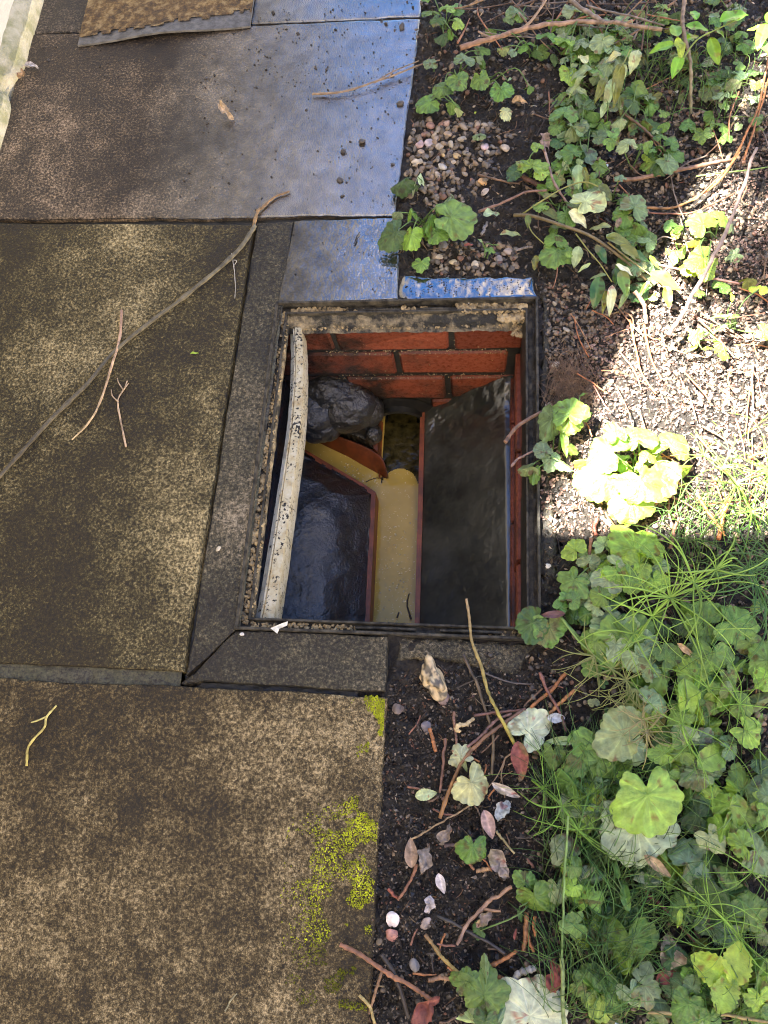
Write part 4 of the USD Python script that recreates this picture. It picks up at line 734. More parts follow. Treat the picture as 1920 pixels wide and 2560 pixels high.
tw('red brown stick lying off the mossy slab edge at the bottom', [(850,2361),(900,2386),(950,2416),(990,2442),(1040,2472),(1078,2500)], .0038,.0034,(.22,.10,.055),(.25,.11,.05), z=.008, n=36, k=8); tw('yellow twig with a dark tip near the bottom', [(1062,2336),(1080,2358),(1098,2384),(1122,2410),(1148,2434)], .0030,.0028,(.16,.09,.04),(.34,.24,.06), z=.008)
tw('knotted pink brown twig in the middle of the dark soil', [(1142,2362),(1165,2325),(1198,2282),(1226,2252),(1250,2236),(1279,2217)], .0030,.0030,(.25,.16,.12),(.30,.17,.09), z=.009, wob=.003, br=[[(1210,2272),(1230,2276),(1252,2278)]]); tw('orange twig right of the yellow twig', [(1220,2418),(1258,2398),(1292,2378)], .0032,.0026,OR, z=.007)
tw('upright orange twig at the edge of the grass', [(1317,2281),(1312,2330),(1308,2378)], .0036,.003,(.28,.13,.05), z=.008); tw('second upright orange twig touching the first', [(1318,2332),(1325,2360),(1334,2380)], .0028,.0024,OR, z=.006); tw('third slim orange twig just inside the grass', [(1337,2290),(1338,2318),(1338,2340)], .0026,.0022,OR, z=.008)
tw('red brown twig with peeling bark above the white oval pebble', [(1041,2160),(1034,2182),(1019,2214),(994,2250)], .0026,.0022,(.20,.09,.05), z=.006); tw('short red splinter beside the twig with peeling bark', [(970,2222),(982,2232),(994,2243)], .0028,.0022,(.24,.07,.04), z=.004)
tw('bent orange brown twig under a scalloped leaf on bare soil', [(1146,2120),(1164,2144),(1186,2174)], .0028,.0022,(.24,.11,.05), z=.006); tw('pale orange chip of twig below the bent orange twig', [(1190,2178),(1208,2174),(1228,2172)], .0034,.003,(.40,.24,.12), z=.004)
tw('short level brown twig left of the lobed leaf plant', [(1070,2450),(1098,2449),(1126,2448)], .0036,.0032,(.22,.12,.06), z=.005); tw('short orange piece of twig right of the lobed leaf plant', [(1241,2446),(1254,2450),(1266,2458)], .0030,.0026,OR, z=.005)
tw('black stick with white mould lying across the dark soil', [(1093,2289),(1150,2320),(1200,2350),(1262,2384)], .0030,.0022,(.03,.026,.022),(.05,.04,.035), z=.006, n=30); tw('thin brown twig at the bottom beside the slab', [(955,2428),(938,2480),(922,2535)], .0026,.002,(.18,.10,.05), z=.006)
tw('pale yellow twig at the bottom left of the soil strip', [(898,2488),(925,2520),(940,2575)], .0026,.0024,(.36,.27,.10), z=.006); tw('thick dark twig buried beside the red brown stick', [(953,2385),(985,2440),(1020,2545)], .0042,.0034,(.04,.03,.022), z=.002); tw('dark twig joining a scalloped leaf to the soil', [(1110,2115),(1150,2108),(1190,2100)], .0034,.0022,(.08,.05,.045), z=.005)
tw('grey curled strip of bark near the big white leaf', [(1278,2472),(1298,2452),(1318,2432),(1340,2420)], .0058,.0044,(.26,.25,.23), z=.006, wob=.003, name='bark_strip', cat='bark')
tw('forked red twig running out of the sunlight by the rim', [(1478,1345),(1472,1412),(1478,1465),(1482,1510),(1505,1548)], .0034,.0022,(.26,.12,.06),(.10,.06,.04), z=.02, z2=.004, br=[[(1482,1510,.006),(1470,1530,.004),(1460,1545,.003)]])
tw('brown stick standing out of the shadow under the sunlit leaves', [(1676,1372),(1686,1330),(1698,1294)], .0034,.0028,(.18,.09,.05), z=.012, z2=.03); tw('orange stick on the right below the sunlit patch', [(1796,1350),(1806,1310),(1816,1280),(1828,1242)], .0040,.0034,(.34,.12,.035), z=.012, z2=.03); tw('second orange stick leaning against the first below the sunlit patch', [(1744,1236),(1762,1270),(1785,1305),(1812,1340)], .0036,.003,(.34,.12,.035), z=.03, z2=.012)
tw('red splinter of wood on the sunlit crumbly soil', [(1492,1296),(1490,1318),(1490,1340)], .0042,.0034,RD, z=.005); tw('pale stripped stick below the sunlit leaves', [(1503,1292),(1535,1320),(1575,1340)], .0036,.0028,(.40,.30,.22), z=.008)
tw('orange twig pointing out under the sunlit leaf cluster', [(1620,1280),(1650,1255),(1672,1236)], .0032,.0026,(.34,.12,.035), z=.01); tw('thin orange twig at the upper left of the sunlit patch', [(1575,800),(1590,870),(1605,930),(1640,985)], .0026,.0018,(.34,.14,.05), z=.008); tw('red brown twig in the sunlight beside the short stub', [(1610,812),(1618,860),(1630,905),(1655,950)], .0032,.002,(.30,.10,.04), z=.008)
tw('thin orange twig on the far right below the sunlight', [(1870,1145),(1900,1135),(1930,1122)], .0034,.003,(.36,.16,.05), z=.02)
tw('red brown twig half buried among the leaves at the lower right', [(1604,2206),(1630,2250),(1660,2275),(1690,2310),(1740,2358)], .0028,.0022,(.18,.06,.04), z=.008, n=30); tw('long brown runner along the bottom edge on the right', [(1620,2530),(1700,2534),(1800,2536),(1860,2548),(1930,2556)], .0026,.0022,(.30,.22,.08), z=.03); tw('pale bleached stalk in the grass at the bottom', [(1486,2516),(1515,2538),(1545,2562)], .003,.0024,(.46,.47,.42), z=.02)
tw('thick green stem standing at the left edge of the grass', [(1404,2395),(1408,2450),(1410,2500),(1412,2580)], .0034,.0032,(.22,.28,.09), z=.03, z2=.03); tw('slender green stalk rising above the thick green stem', [(1420,2040),(1412,2180),(1406,2300),(1404,2400)], .0018,.002,(.13,.22,.06), z=.06, z2=.03, n=30)
rt = np.random.default_rng(77)
for k in range(46):                                             # loose brush at the top of the bed
    x, y = rt.uniform(1150,1700), rt.uniform(-30,90); a = rt.normal(.3,.7); L_ = rt.uniform(60,190); dx, dy = math.cos(a)*L_/2, -math.sin(a)*L_/2; b = rt.normal(0,10)
    tw('thin dry brown twig in the loose heap of cuttings at the top', [(x-dx,y-dy),(x+b,y+b),(x+dx,y+dy)], rt.uniform(.0012,.0028), rt.uniform(.0008,.0018), [BR,GY,(.22,.14,.08),(.10,.06,.04),(.26,.11,.05)][k%5], z=rt.uniform(.012,.045), z2=rt.uniform(.01,.05), group='twigs of the heap at the top', n=12, k=5)
for k in range(40):                                             # short bits of twig over the dark soil of the lower strip
    x, y = rt.uniform(1010,1400), rt.uniform(1700,2560); a = rt.uniform(0,6.28); L_ = rt.uniform(25,70); dx, dy = math.cos(a)*L_/2, math.sin(a)*L_/2
    if not bed.contains(Point(*at(x-dx-12,y)[:2])): continue
    tw('short bit of broken twig on the dark soil beside the near slab', [(x-dx,y-dy),(x+rt.normal(0,4),y+rt.normal(0,4)),(x+dx,y+dy)], rt.uniform(.0012,.0026), rt.uniform(.001,.002), [BR,OR,(.18,.08,.05),DB][k%4], z=rt.uniform(.002,.007), group='broken twigs on the dark soil', n=9, k=5)
for k in range(34):
    x, y = rt.uniform(1300,1900), rt.uniform(150,740); a = rt.uniform(0,3.14); L_ = rt.uniform(40,130); dx, dy = math.cos(a)*L_/2, math.sin(a)*L_/2
    tw('thin brown twig fallen among the leaves and gravel', [(x-dx,y-dy),(x+rt.normal(0,8),y+rt.normal(0,8)),(x+dx,y+dy)], rt.uniform(.001,.0022), rt.uniform(.0008,.0014), [BR,(.26,.12,.06),GY,DB][k%4], z=rt.uniform(.004,.02), z2=rt.uniform(.004,.02), group='twigs among the leaves and gravel', n=10, k=5)
for k in range(60):
    x, y = rt.uniform(1440,1920), rt.uniform(740,1320); a = rt.normal(.9,.5); L_ = rt.uniform(50,140); dx, dy = math.cos(a)*L_/2, math.sin(a)*L_/2
    tw('thin orange twig in the sunlit patch', [(x-dx,y-dy),(x+rt.normal(0,8),y+rt.normal(0,8)),(x+dx,y+dy)], rt.uniform(.001,.0024), rt.uniform(.0008,.0014), [(.30,.11,.04),(.22,.10,.06),(.34,.18,.09)][k%3], z=rt.uniform(.004,.02), z2=rt.uniform(.004,.02), group='twigs in the sunlit patch', n=10, k=5)
# mat of brown rootlets outside the right hand rim
g = []
for k in range(150):
    x, y = rt.normal(1425,24), rt.normal(960,34); p = np.array([at(x+rt.normal(0,20), y+rt.normal(0,26), rt.uniform(.0,.012)) for _ in range(4)]); v, f = tube(spline(p, 10), .0005, 3, False); g.append((v, f, np.array([.15,.09,.05])*rt.uniform(.6,1.4)))
v, f, c_ = join(g); single('rootlets', 'tangle of fine brown rootlets beside the right hand rim', 'rootlets', v, f, M['bark'], True, c_, kind='stuff')
# ---------------------------------------------------------------- leaves
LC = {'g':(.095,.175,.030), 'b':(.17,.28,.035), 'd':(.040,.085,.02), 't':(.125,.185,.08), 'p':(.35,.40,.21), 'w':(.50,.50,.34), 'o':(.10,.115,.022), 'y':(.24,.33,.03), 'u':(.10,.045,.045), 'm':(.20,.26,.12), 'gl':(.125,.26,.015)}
def rotm(az, tx, ty):
    c, s = math.cos(az), math.sin(az); A = np.array([[c,-s,0],[s,c,0],[0,0,1]])
    c, s = math.cos(tx), math.sin(tx); B = np.array([[1,0,0],[0,c,-s],[0,s,c]]); c, s = math.cos(ty), math.sin(ty); C = np.array([[c,0,s],[0,1,0],[-s,0,c]])
    return A @ B @ C
def round_leaf(size, rs, fold=0.0, cup=.25, lobes=0, elong=1.0, curl=0.0):
    # scalloped heart or kidney shaped leaf; petiole at the origin, tip along +x, size = diameter
    nr, na = 9, 88; th = np.linspace(-np.pi, np.pi, na, endpoint=False); ph = rs.uniform(0,6)
    R = .545*(1+.12*np.cos(th)) ; notch = np.exp(-((np.pi-np.abs(th))/.42)**2); R = R*(1-.78*notch)
    k = int(rs.integers(13,18)); saw = np.abs(np.sin(th*k/2+ph)); R = R*(1-.095+.095*saw**.7)
    if lobes: R = R*(1-.28*(1-np.abs(np.cos(th*lobes/2)))**1.4)
    R = R*(1+.10*np.sin(th*2+ph)+.08*np.sin(th*3+ph*2)+.05*np.sin(th*5+ph*3))
    r = np.array([.0,.12,.26,.41,.56,.70,.83,.93,1.0]); rr = r[:,None]*R[None,:]
    x, y = rr*np.cos(th)*elong+.0, rr*np.sin(th)
    veins = np.array([0,.62,-.62,1.3,-1.3,2.15,-2.15])+rs.normal(0,.07,7); dv = np.min(np.abs(th[:,None]-veins[None]), 1)
    vein = np.exp(-(dv/.055)**2)
    puck = (np.clip(dv/.28,0,1)-.6)*.048
    z = puck[None]*r[:,None]*(1-.3*r[:,None]) - cup*rr**2*.9 + .05*rr*np.sin(th*3+ph)[None]*r[:,None]**2 + rs.normal(0,.010,(nr,1))*0 + .025*np.sin(th*k/2+ph)[None]*r[:,None]**6
    pq = np.stack([x,y,0*x+ph],-1); cr = fbm(pq*9,3,2); z = z + .014*np.sin(rr*34+th[None]*2+ph)*(1-vein[None])*(r[:,None] > .1) + .085*(cr-.5)*(r[:,None] > .1) + .16*(fbm(pq*2.4+5,2,4)-.5)*r[:,None]
    if curl: z = z + curl*np.clip(r[:,None]-.55,0,1)**2*(1+np.sin(th*2+ph)[None])
    v = np.stack([x,y,z],-1).reshape(-1,3)
    if fold:
        a = fold*np.sign(v[:,1]); s = np.abs(v[:,1]); v = np.stack([v[:,0], s*np.sign(v[:,1])*math.cos(fold), v[:,2]-s*math.sin(fold)],-1)
    f = gridfaces(nr, na, True); f = np.vstack([f[:,[0,1,2]],f[:,[0,2,3]]]); f = f[~((f < na).sum(1) > 1)]
    sh = (1+.42*vein[None]*(r[:,None] > .05))*(1-.08*np.clip(np.sin(rr*34+th[None]*2+ph),0,1)) * (.92+.16*rs.random((nr,na))) * (1-.12*(r[:,None] > .95)) * (.72+.56*cr)
    v[:,0] -= .0
    return v*size, f[:, ::-1]*1 if False else f, sh.reshape(-1)
def crumpled(size, rs, ratio=.62):
    v, f, sh = long_leaf(1.0, rs, ratio, .45, .25, .08, serr=.05); o = rs.uniform(-50,50,3)
    v = v + (np.stack([fbm(v*3.2+o+k*9, 3, k) for k in range(3)], 1)-.5)*np.array([.25,.5,.55]); c = rs.uniform(1.2,2.6); a = v[:,1]*c
    v = np.stack([v[:,0], np.sin(a)/c, v[:,2]+(1-np.cos(a))/c], 1); return v*size, f, sh*(1+.5*(fbm(v*6+o, 2, 5)-.5))
def long_leaf(size, rs, ratio=.5, fold=.25, droop=.3, wavy=.04, tip=1.0, serr=.0):
    nl, nw = 18, 9; t = np.linspace(0,1,nl); s = np.linspace(-1,1,nw); w = ratio*.5*np.sin(np.pi*t**.85)**.75*(1-.25*t*tip); w[-1] = .004
    w = w*(1-serr*(np.arange(nl)%2)); T, S_ = np.meshgrid(t,s,indexing='ij'); ph = rs.uniform(0,6)
    y = S_*w[:,None]; x = T.copy(); z = np.abs(y)*math.sin(fold)*1.2 - droop*T**2 + wavy*np.sin(T*11+ph)*np.abs(S_) ; y = y*math.cos(fold*.7)
    x = x + .02*np.abs(S_)*0; vein = np.exp(-(S_/.16)**2) + .45*np.clip(np.cos((T*6.5-np.abs(S_)*1.1)*2*np.pi),0,1)**6*(np.abs(S_) > .12)
    sh = (1+.35*vein)*(.93+.14*rs.random(T.shape)); return np.stack([x,y,z],-1).reshape(-1,3)*size, gridfaces(nl,nw), sh.reshape(-1)
PX = .00069
def leafmesh(spec, rs):
    """spec: (px, py, size in px, direction of the tip in degrees (0 right, 90 up), colour, kind, height in cm, tilt)"""
    px, py, s_, az, col, kind, hz, tilt = (tuple(spec)+('r', None, None)[len(spec)-5:])[:8] if len(spec) < 8 else spec
    hz = (rs.uniform(2.0,4.5) if hz is None else hz)/100.0; p = at(px, py, hz); size = s_*PX*(1-hz*.7); c = np.array(LC[col])*rs.uniform(1.1,1.65)*np.array([rs.uniform(.88,1.15),1,rs.uniform(.85,1.15)])
    tl = rs.uniform(.0,.42) if tilt is None else tilt
    if kind == 'r': v, f, sh = round_leaf(size, rs, fold=rs.uniform(.0,.22), cup=rs.uniform(.05,.5)); v[:,0] -= .12*size
    elif kind == 'F': v, f, sh = round_leaf(size, rs, fold=rs.uniform(.75,1.05), cup=.3); v[:,0] -= .12*size
    elif kind == 'C': v, f, sh = round_leaf(size, rs, fold=.25, cup=.9, curl=.5); v[:,0] -= .12*size
    elif kind == 'k': v, f, sh = round_leaf(size, rs, fold=.1, cup=.3, lobes=5); v[:,0] -= .12*size
    elif kind == 'h': v, f, sh = round_leaf(size, rs, fold=.14, cup=.25, elong=1.2, curl=.25); v[:,0] -= .15*size
    elif kind == 'X': v, f, sh = crumpled(size, rs); v[:,0] -= .5*size
    elif kind == 'w': v, f, sh = long_leaf(size, rs, .66, .2, .15, .05, tip=-.9, serr=.14); v[:,0] -= .5*size
    elif kind == 'e': v, f, sh = long_leaf(size, rs, .52, .25, .18, .03); v[:,0] -= .5*size
    elif kind == 'n': v, f, sh = long_leaf(size, rs, .34, .4, .25, .05); v[:,0] -= .5*size
    else: v, f, sh = long_leaf(size, rs, .6, .3, .3, .07, serr=.08); v[:,0] -= .5*size
    d = ROT @ np.array([math.cos(math.radians(az)), math.sin(math.radians(az)), 0]); a = math.atan2(d[1], d[0])
    Rm = rotm(a, rs.normal(0,.5)*tl, tl*.8); v = v @ Rm.T; v[:,2] += 0
    low = (p[2]+v[:,2]).min(); v[:,2] += max(0, .002-low); q = p + (Rm @ np.array([-(.12 if kind in 'rFCkh' else .5)*size,0,0]))
    cols = c[None]*sh[:,None]; spots = fbm((v+p)*90, 2, 8); cols = np.where((spots > .72)[:,None], cols*np.array([.7,.4,.4]), cols)
    if rs.random() < .16: e = fbm((v+p)*38, 2, 18); cols = np.where((e > .66)[:,None], .4*cols+.6*np.array([.20,.15,.05]), cols)
    return v+p, f, np.clip(cols,.004,.9), q
def stalk(q, root, rs, r=.0011, col=(.13,.22,.06)):
    mid = (q+root)/2 + np.array([*rs.normal(0,.006,2), .25*np.linalg.norm(q-root)]); P = spline([root, mid, q], 9); v, f = tube(P, np.linspace(r*1.25, r, 9), 5, False); return v, f, np.asarray(col)
def plant(name, label, root, leaves, cat='plant', m='leaf', group=None, stem=None, seed=0, stalks=True, scol=(.13,.22,.06)):
    rs = np.random.default_rng(seed or int(root[0]*13+root[1]*7)); rp = at(root[0], root[1], -.004); t = Thing(name, label, cat, tuple(rp), group)
    st = []
    for lf in leaves:
        v, f, c, q = leafmesh(lf, rs); t.part('leaf', v, f, M[m], True, c)
        if stalks: st.append(stalk(q, rp+np.array([*rs.normal(0,.004,2),0]), rs, col=scol))
    if stem:
        for P, r0, r1, col in stem: Q = spline([at(*p) for p in P], 24); v, f = tube(Q, np.linspace(r0,r1,24), 6); t.part('stem', v, f, M['leaf'], True, np.asarray(col))
    if st: v, f, c = join(st); t.part('stem', v, f, M['leaf' if m != 'dry' else 'bark'], True, c)
    return t
W_, G_ = 'weed', 'leafy weeds'
# --- along the top and beside the wet slab
plant(W_,'broad leaved weed at the very top touching the corner of the wet slab',(1105,70),[(1075,30,58,120,'g'),(1118,16,52,70,'b'),(1144,22,50,30,'g'),(1092,52,46,230,'d'),(1148,56,44,-20,'b','r'),(1104,86,56,200,'d','F'),(1130,78,44,-60,'g','F'),(1078,-14,60,110,'g')])
plant(W_,'stacked scalloped weed with the palest big leaf beside the wet slab',(1150,190),[(1160,146,64,90,'t','r',5),(1204,125,50,10,'g'),(1146,203,66,-70,'g','r',4.5),(1104,222,60,210,'g','r',3),(1195,140,40,60,'t','F'),(1208,158,32,-80,'g','F')])
plant(W_,'low weed hugging the slab edge with one blotched flat leaf',(1100,250),[(1066,262,66,190,'g','h',1.2),(1134,262,50,-30,'g','F'),(1148,272,34,-40,'m','F')])
plant(W_,'weed with two upright oval leaves near the middle of the top bed',(1230,205),[(1202,202,56,-80,'g','h'),(1254,228,62,-85,'g','h',4),(1326,216,32,30,'g','F'),(1276,196,30,60,'m','n')])
plant(W_,'weed growing under the thick cut branch',(1330,140),[(1313,112,52,130,'g'),(1370,88,58,70,'g'),(1258,118,44,160,'m','F'),(1281,130,30,200,'t'),(1345,128,36,-40,'d','F'),(1228,72,44,150,'g','F'),(1250,84,30,80,'t','F')])
plant(W_,'single disc leaved seedling beside the thick cut branch',(1460,110),[(1449,93,33,90,'g','r',3),(1464,118,24,-70,'m')])
plant(W_,'bluish green weed above the thick cut branch',(1290,50),[(1288,26,60,100,'t','r',4),(1270,40,40,170,'t','F'),(1302,44,34,-60,'g')])
plant(W_,'tiny bluish leaf standing alone beside the wet slab',(1084,172),[(1075,158,40,170,'t','h',2)])
plant('seedling','pale bluish two lobed seedling in the middle of the gravel patch',(1196,352),[(1190,340,24,160,'t','r',1.5,.1),(1206,338,24,20,'t','r',1.5,.1)],'seedling')
plant(W_,'weed with one bright dome leaf over a folded bluish leaf',(1425,330),[(1413,277,74,70,'g','r',5),(1392,300,50,170,'g','r',3),(1388,322,40,230,'g'),(1440,315,72,15,'t','F',4.5),(1410,328,48,200,'t','F',4),(1443,325,50,30,'t','r',4,.9)])
plant(W_,'weed with a single round leaf below the folded bluish leaf',(1430,400),[(1428,377,66,110,'g','r',4),(1452,398,26,-30,'m','F'),(1416,410,30,-90,'m','F')])
plant(W_,'bright lobed weed beside the mottled broken branch',(1330,440),[(1333,408,82,80,'b','k',3.5,.2),(1283,431,46,200,'d','h',2),(1342,366,36,120,'b'),(1356,432,44,-40,'b'),(1301,402,30,160,'t','F')])
plant(W_,'shaded weed leaves to the right of the mottled branch',(1400,440),[(1396,432,56,40,'m','F',2),(1378,420,30,120,'t','F'),(1440,470,44,-30,'g')])
plant(W_,'biggest scalloped weed sprawling over the corner of the concrete behind the chamber',(1050,560),[(1140,542,126,-10,'g','r',5,.12),(980,588,88,215,'d','r',4,.35),(1027,592,78,-100,'b','F',5),(1072,555,84,-110,'g','F',4.5),(1092,585,64,-80,'g','r',3),(1028,530,46,100,'b','F',4),(995,530,40,160,'t','F',4),(1122,500,60,80,'t','F',4),(1100,520,40,120,'g','F')],seed=5)
plant(W_,'half folded weed leaf lying over the slab edge above the biggest weed',(1040,470),[(1003,462,76,200,'d','F',2.5,.25),(1046,440,50,80,'p','F',3),(1034,474,34,-100,'m','n',1.5)])
plant(W_,'small pale weed leaf hanging below the biggest weed',(1050,640),[(1052,662,50,-100,'g','k',2)])
plant(W_,'little star shaped weed behind the smooth concrete haunch',(1215,640),[(1224,624,30,60,'g','k',2),(1243,612,22,20,'g','n',2),(1200,600,26,120,'m','n',2)])
plant(W_,'dark spotted round leaves beside the wilted branch tip',(1400,630),[(1392,636,84,-90,'g','r',3,.1),(1390,596,58,80,'g','r',3.5,.1),(1424,628,30,0,'g')])
plant(W_,'glossy round leaf with sky glints right of the pale wilted leaf',(1590,540),[(1590,512,84,60,'t','r',5,.2),(1556,540,60,180,'g','r',4),(1600,560,56,-30,'g','F',3),(1560,575,44,-100,'g')])
plant(W_,'upright oval leaf standing alone on the gravel',(1620,620),[(1622,597,48,90,'g','h',2.5,.2)])
plant(W_,'small leaf on a bare stalk near the sunlit leaves',(1700,585),[(1697,564,32,10,'g','F',3)])
plant(W_,'green leaf half covering a bright white pebble',(1498,440),[(1500,416,44,-70,'g','h',1.5,.1),(1480,452,48,200,'g','r',2.5)])
plant(W_,'pair of pale round leaves on long upright stalks',(1582,420),[(1566,358,54,120,'m','r',5),(1618,354,48,40,'g','F',5),(1600,366,24,-80,'g')])
plant(W_,'small yellowish weed below the pale paired leaves',(1624,400),[(1622,392,34,-60,'y','F',2),(1660,396,30,30,'g','F',2),(1632,376,20,80,'g')])
plant(W_,'two lobed weed on the gravel near the strip of sunlight',(1770,330),[(1757,338,52,-100,'g','k',3),(1778,306,36,60,'g','F',3)])
plant(W_,'lone oval leaf beside the strip of sunlight',(1815,360),[(1815,347,38,90,'g','h',2)])
plant(W_,'feathery leaf cluster left of the strip of sunlight',(1812,260),[(1806,236,44,110,'m','k',4),(1840,240,36,20,'g','n',4),(1815,266,30,-80,'g','n',3)])
plant(W_,'pointed dark green leaf right of the wilted grey leaves',(1600,245),[(1603,228,78,-50,'g','q',3),(1570,250,56,-110,'g','r',2),(1586,260,50,-60,'d')])
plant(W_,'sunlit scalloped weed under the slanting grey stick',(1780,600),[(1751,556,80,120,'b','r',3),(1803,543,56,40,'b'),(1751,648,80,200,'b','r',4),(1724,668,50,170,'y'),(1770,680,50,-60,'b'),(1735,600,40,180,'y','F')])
plant(W_,'weed in half shade where the sunlight begins beyond the wilted branch',(1700,650),[(1690,640,40,120,'g'),(1710,620,34,60,'g','F'),(1700,610,24,20,'y','n')])
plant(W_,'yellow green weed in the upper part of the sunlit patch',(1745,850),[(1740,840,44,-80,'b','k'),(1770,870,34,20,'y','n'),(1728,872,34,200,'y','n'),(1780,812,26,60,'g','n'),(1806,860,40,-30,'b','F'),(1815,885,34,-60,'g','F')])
plant(W_,'drooping leaved weed at the right edge of the sunlit patch',(1830,820),[(1800,790,44,170,'g','n',5),(1800,820,44,200,'g','n',4),(1840,790,36,20,'g','n',5),(1830,740,40,80,'y','n',6),(1912,830,44,-20,'g'),(1900,720,44,60,'y')])
# --- around the right hand rim and the sunlit patch
plant(W_,'weed with tall lime leaves leaning over the right hand rim',(1400,1120),[(1424,1026,90,80,'b','r',5,.2),(1428,1052,70,-60,'b','r',4.5),(1376,1056,88,250,'t','F',4.5),(1412,1108,70,-80,'b','n',3),(1462,1030,42,10,'g','F',3),(1428,1124,40,-60,'g','F'),(1458,985,34,60,'g','n'),(1440,1006,26,100,'g')],seed=3)
plant(W_,'small leaved weed creeping over the right hand rim below the tall lime leaves',(1365,1150),[(1379,1152,50,-80,'m','r',2.5),(1356,1124,48,120,'t','r',3),(1316,1170,52,190,'t','F',3),(1334,1182,50,-100,'g','F',2.5),(1412,1162,42,-40,'m','F')])
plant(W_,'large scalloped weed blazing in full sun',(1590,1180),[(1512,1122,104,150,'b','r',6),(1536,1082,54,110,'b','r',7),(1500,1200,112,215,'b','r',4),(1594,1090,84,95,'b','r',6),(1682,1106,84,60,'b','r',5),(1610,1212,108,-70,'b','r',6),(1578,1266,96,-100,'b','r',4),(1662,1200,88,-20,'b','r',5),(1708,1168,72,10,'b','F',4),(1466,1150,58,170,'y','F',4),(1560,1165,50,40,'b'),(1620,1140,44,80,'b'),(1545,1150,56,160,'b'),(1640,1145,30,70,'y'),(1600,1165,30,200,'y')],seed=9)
plant(W_,'two broad leaves just below the sunlit patch',(1600,1400),[(1578,1364,98,120,'b','h',4,.25),(1612,1400,80,-60,'g','r',3,.3)])
plant(W_,'yellow green small leaved weed at the left foot of the big horsetail',(1540,1440),[(1508,1415,50,170,'y'),(1548,1434,60,-60,'b'),(1570,1405,44,60,'y','F'),(1500,1440,36,200,'y'),(1590,1448,64,-30,'g'),(1530,1470,44,-90,'b')])
plant(W_,'dark bronze tinted weed at the right front corner of the rim',(1400,1530),[(1326,1562,74,215,'d','h',2.5,.2),(1374,1578,70,-80,'g','h',2.5,.2),(1380,1536,60,180,'u','n',3.5,.1),(1402,1514,36,60,'g'),(1424,1490,44,60,'g','k'),(1436,1500,40,20,'g')],stem=[([(1400,1540,.02),(1430,1575,.02),(1470,1615,.01),(1500,1640,.004)],.0026,.0022,(.16,.27,.07))])
plant(W_,'small rounded weed behind the bronze tinted one',(1520,1500),[(1500,1488,50,150,'g'),(1540,1476,44,60,'g'),(1530,1510,40,-60,'d')])
# --- the dense lower right
plant(W_,'broad two leaf weed under the big horsetail',(1560,1640),[(1546,1606,116,-100,'g','r',4,.2),(1586,1572,84,60,'g','r',3),(1540,1560,50,120,'g','F')])
plant(W_,'pale twisted leaf rising between round leaves',(1625,1710),[(1625,1672,54,-80,'t','F',5),(1670,1640,60,40,'g','h',4),(1642,1728,76,-110,'g','q',3),(1655,1690,40,0,'g')])
plant(W_,'round leaved weed right of the big horsetail head',(1770,1560),[(1756,1550,86,150,'g','r',3),(1846,1560,92,-20,'g','r',4),(1720,1520,50,130,'g','F'),(1880,1610,60,-40,'g')])
plant(W_,'bright disc leaved weed below the big horsetail head',(1800,1670),[(1782,1646,80,-90,'g','r',4),(1850,1660,40,40,'g','F'),(1826,1690,44,-60,'g')])
plant(W_,'weed leaf cut by the right edge half way down',(1930,1670),[(1908,1650,74,170,'g','r',4),(1925,1700,60,-90,'b')])
plant(W_,'folded weed with a pale upright point near the right edge',(1830,1770),[(1826,1735,88,80,'g','F',4),(1822,1722,40,90,'t','F',5.5),(1860,1770,50,-40,'g')])
plant(W_,'tall jagged leaf weed in the middle of the lower right',(1730,1800),[(1722,1752,98,-80,'b','q',5,.3),(1746,1712,60,60,'b','F',5),(1700,1790,56,200,'g')])
plant(W_,'pale green underside leaf beside dry horsetail fronds',(1560,1870),[(1546,1832,108,160,'m','r',6,.15),(1588,1875,60,-50,'m','r',4)])
plant(W_,'dark scalloped leaf below the pale underside leaf',(1520,1920),[(1500,1886,108,-90,'g','r',4,.15),(1545,1915,60,-30,'g','r',3),(1562,1906,44,20,'g','F',4)])
plant(W_,'small puckered leaf at the left edge of the grass',(1390,1910),[(1384,1890,56,-90,'g','k',2.5,.3)])
plant(W_,'long leafed weed with white streak at the grass edge',(1400,1860),[(1402,1852,66,180,'m','n',3,.1),(1430,1838,40,60,'g','n')])
plant(W_,'jagged pale green leaf at the right above the broadest leaf',(1790,1920),[(1790,1888,104,30,'b','q',4,.2),(1740,1940,66,200,'t','r',3),(1716,1900,60,150,'t','F',2),(1700,1830,80,120,'d','r',1.5)])
plant(W_,'small bright leaves near the right edge of the lower bed',(1890,1850),[(1875,1834,58,-40,'b','h',4),(1902,1800,40,60,'g','n'),(1912,1935,60,0,'d')])
plant(W_,'broadest heart shaped leaf of the whole bed',(1640,1945),[(1622,2008,140,-85,'b','r',7,.15)],seed=4)
plant(W_,'pale scalloped leaf half hidden under the broadest leaf',(1590,2070),[(1596,2090,140,-90,'p','r',4.5,.1),(1560,2052,44,120,'g','F',4)],seed=2)
plant(W_,'cluster of dull round leaves left of the broadest leaf',(1480,1990),[(1430,1952,72,120,'g','F',4),(1473,2032,76,30,'m','F',4),(1440,2040,64,200,'g','r',3),(1512,1925,90,60,'g','r',3),(1490,1975,60,-30,'d'),(1524,1962,50,10,'d','F')])
plant(W_,'row of folded leaves right of the broadest leaf',(1800,2040),[(1806,2082,76,-100,'b','F',5),(1846,2030,72,-90,'g','q',4),(1760,2000,50,120,'g'),(1736,2040,60,170,'d'),(1780,2100,56,-60,'m'),(1725,1990,44,80,'g','F')])
plant(W_,'bluish crumpled leaf cut by the right edge',(1915,2000),[(1906,1988,70,170,'t','C',4),(1930,2030,60,-60,'g')])
